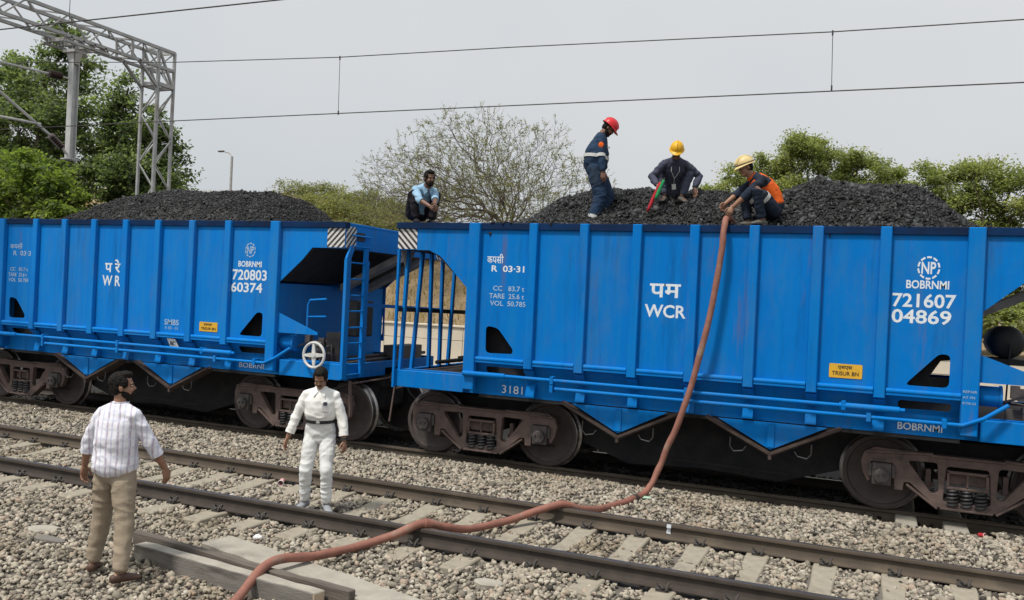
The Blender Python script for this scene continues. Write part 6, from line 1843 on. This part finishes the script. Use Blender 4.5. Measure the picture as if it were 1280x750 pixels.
# ================================================================ hose, flags, litter
M['hose'] = pbr('hose_red_brown', (0.285, 0.120, 0.084), (0.205, 0.086, 0.062), 0.7, scale=7, c3=(0.27, 0.19, 0.145), s3=3, bstr=0.2, bscale=80)
def smooth_path(pts, n=8):
    P = [Vector(p) for p in pts]; out = []
    for i in range(len(P) - 1):
        p0, p1, p2, p3 = P[max(i - 1, 0)], P[i], P[i + 1], P[min(i + 2, len(P) - 1)]
        for k in range(n):
            t = k / n
            out.append(0.5 * ((2 * p1) + (p2 - p0) * t + (2 * p0 - 5 * p1 + 4 * p2 - p3) * t * t + (3 * p1 - p0 - 3 * p2 + p3) * t ** 3))
    out.append(P[-1])
    return out
HP = [(2.05, -8.35, -0.12), (1.86, -7.72, -0.06), (1.76, -7.30, 0.070), (1.80, -7.05, 0.095), (1.88, -6.70, 0.04), (2.02, -6.15, 0.025), (2.22, -5.85, 0.09), (2.42, -5.60, 0.188), (2.57, -5.35, 0.12), (2.68, -5.00, 0.035), (2.88, -4.50, 0.035), (3.14, -4.15, 0.12),
      (3.36, -3.92, 0.188), (3.52, -3.66, 0.10), (3.65, -3.2, 0.035), (3.80, -2.70, 0.045), (3.89, -2.35, 0.06), (3.96, -2.12, 0.16), (4.05, -2.0, 0.40), (4.17, -1.95, 0.75), (4.31, -1.935, 1.15), (4.43, -1.92, 1.60), (4.55, -1.90, 2.15), (4.65, -1.885, 2.75), (4.71, -1.87, 3.25), (4.735, -1.85, 3.58), (4.735, -1.75, 3.775), (4.76, -1.58, 3.80), (4.79, -1.38, 3.72), (4.83, -1.2, 3.55)]
path = smooth_path(HP)
path = [p + V3(0.022 * hnoise(i * 0.16, 0, 1, 5.0), 0.012 * hnoise(i * 0.16, 0, 1, 9.0), 0) for i, p in enumerate(path)]
rr = [0.0425 + 0.0045 * hnoise(i * 0.37, 0, 1.0, 2.2) for i in range(len(path))]
mb = MB(); mb.tube([p - Vector(HP[3]) for p in path], rr, 14)
ho = mb.build('hose', M['hose'], None, smooth=True); ho.location = HP[3]
for i in (8 * 7 + 2, 8 * 15 + 5):
    a, b_ = path[i] - Vector(HP[3]), path[i + 1] - Vector(HP[3]); d = (b_ - a).normalized()
    MB().tube([a - d * 0.05, a - d * 0.045, a + d * 0.045, a + d * 0.05], [0.043, 0.0495, 0.0495, 0.043], 14).build('coupling', M['trim_brown'] if i > 80 else M['hose'], ho)
tag(ho, 'thick red brown hose running over the near track and up the right wagon', 'hose')

# rolled red and green flags in the squatting man's hand
t_, J_ = YEL
mw = Matrix.Translation(t_.location) @ Matrix.Rotation(t_.rotation_euler.z, 4, 'Z') @ Matrix.Scale(t_.scale[0], 4)
hpos = mw @ (J_['r']['wr'] + V3(0.0, 0.05, -0.06))
M['flag_red'] = cloth_mat('flag_red', (0.45, 0.03, 0.045)); M['flag_green'] = cloth_mat('flag_green', (0.02, 0.26, 0.09))
for c, dx, z1, lab, mt, top in (('r', -0.05, -0.33, 'rolled red flag in the hand of the man in yellow helmet', 'flag_red', 0.10), ('g', 0.03, -0.15, 'rolled green flag beside the red one of the man in yellow helmet', 'flag_green', 0.13)):
    mb = MB()
    a = V3(0.07 + dx * 0.6, -0.02, top); b = V3(dx - 0.03 - (0.03 if c == 'r' else 0), -0.10, z1)
    mb.tube([a.lerp(b, k / 6) for k in range(7)], [0.016, 0.020, 0.023, 0.024, 0.024, 0.022, 0.017], 10)
    me = mb.mesh('flag'); wrinkle(me, 0.006, 3, (20, 20, 9))
    o = put(me, 'flag', M[mt], None); o.location = hpos
    MB().tube([a + (a - b) * 0.12, b - (a - b) * 0.10], 0.007, 6).build('stick', M['wood_bark'], o)
    tag(o, lab, 'flag', 'signal flags')

# litter
M['pink'] = pbr('pink_plastic', (0.72, 0.42, 0.42), (0.60, 0.32, 0.33), 0.4, scale=20)
M['white_plastic'] = pbr('white_plastic', (0.75, 0.73, 0.72), None, 0.4)
def cup(loc, rot, lab, m1, m2, h=0.10, r=0.040):
    o = MB().lathe([(0, 0), (r * 0.8, 0), (r, h), (r * 0.94, h), (r * 0.74, 0.006), (0, 0.006)], (0, 0, 0), 'Z', 20).build('paper_cup', m1, None, smooth=True)
    o.location = loc; o.rotation_euler = rot
    MB().torus((0, 0, h), r * 0.98, 0.005, 'Z', 20, 6).build('rim', m2, o, smooth=True)
    return tag(o, lab, 'cup')
cup((-0.57, -4.06, -0.005), (1.75, 0.2, 0.45), 'pink and white paper cup lying between the rails left of the man in white', M['pink'], M['white_plastic'])
cup((7.92, -1.55, -0.03), (1.5, 0, 1.0), 'small red cup on the ballast at the right by the pale sleeper ends', M['flag_red'], M['pink'], 0.07, 0.03)
M['green_plastic'] = pbr('green_plastic', (0.10, 0.35, 0.16), (0.55, 0.6, 0.55), 0.4, scale=30)
mb = MB()
rg = np.random.default_rng(9)
for k in range(3): ball(mb, V3(0.05 * k - 0.05, rg.uniform(-0.02, 0.02), 0.012), (0.045, 0.035, 0.016), None, 10, 6)
me = fuse(mb, 'wrapper', 0.008, 1); wrinkle(me, 0.016, 4, (30, 30, 30))
o = put(me, 'wrapper', M['green_plastic'], None); o.location = (3.95, -2.33, 0.03)
tag(o, 'small crumpled green and white wrapper on ballast right of the hose', 'litter')
mb = MB(); ball(mb, V3(0, 0, 0.02), (0.05, 0.035, 0.025), None, 10, 6)
me = fuse(mb, 'wrapper', 0.008, 1); wrinkle(me, 0.02, 8, (30, 30, 30))
o = put(me, 'wrapper', M['white_plastic'], None); o.location = (0.86, -6.28, -0.06)
tag(o, 'small crumpled white wrapper on ballast by the right hand of the man in khaki trousers', 'litter')
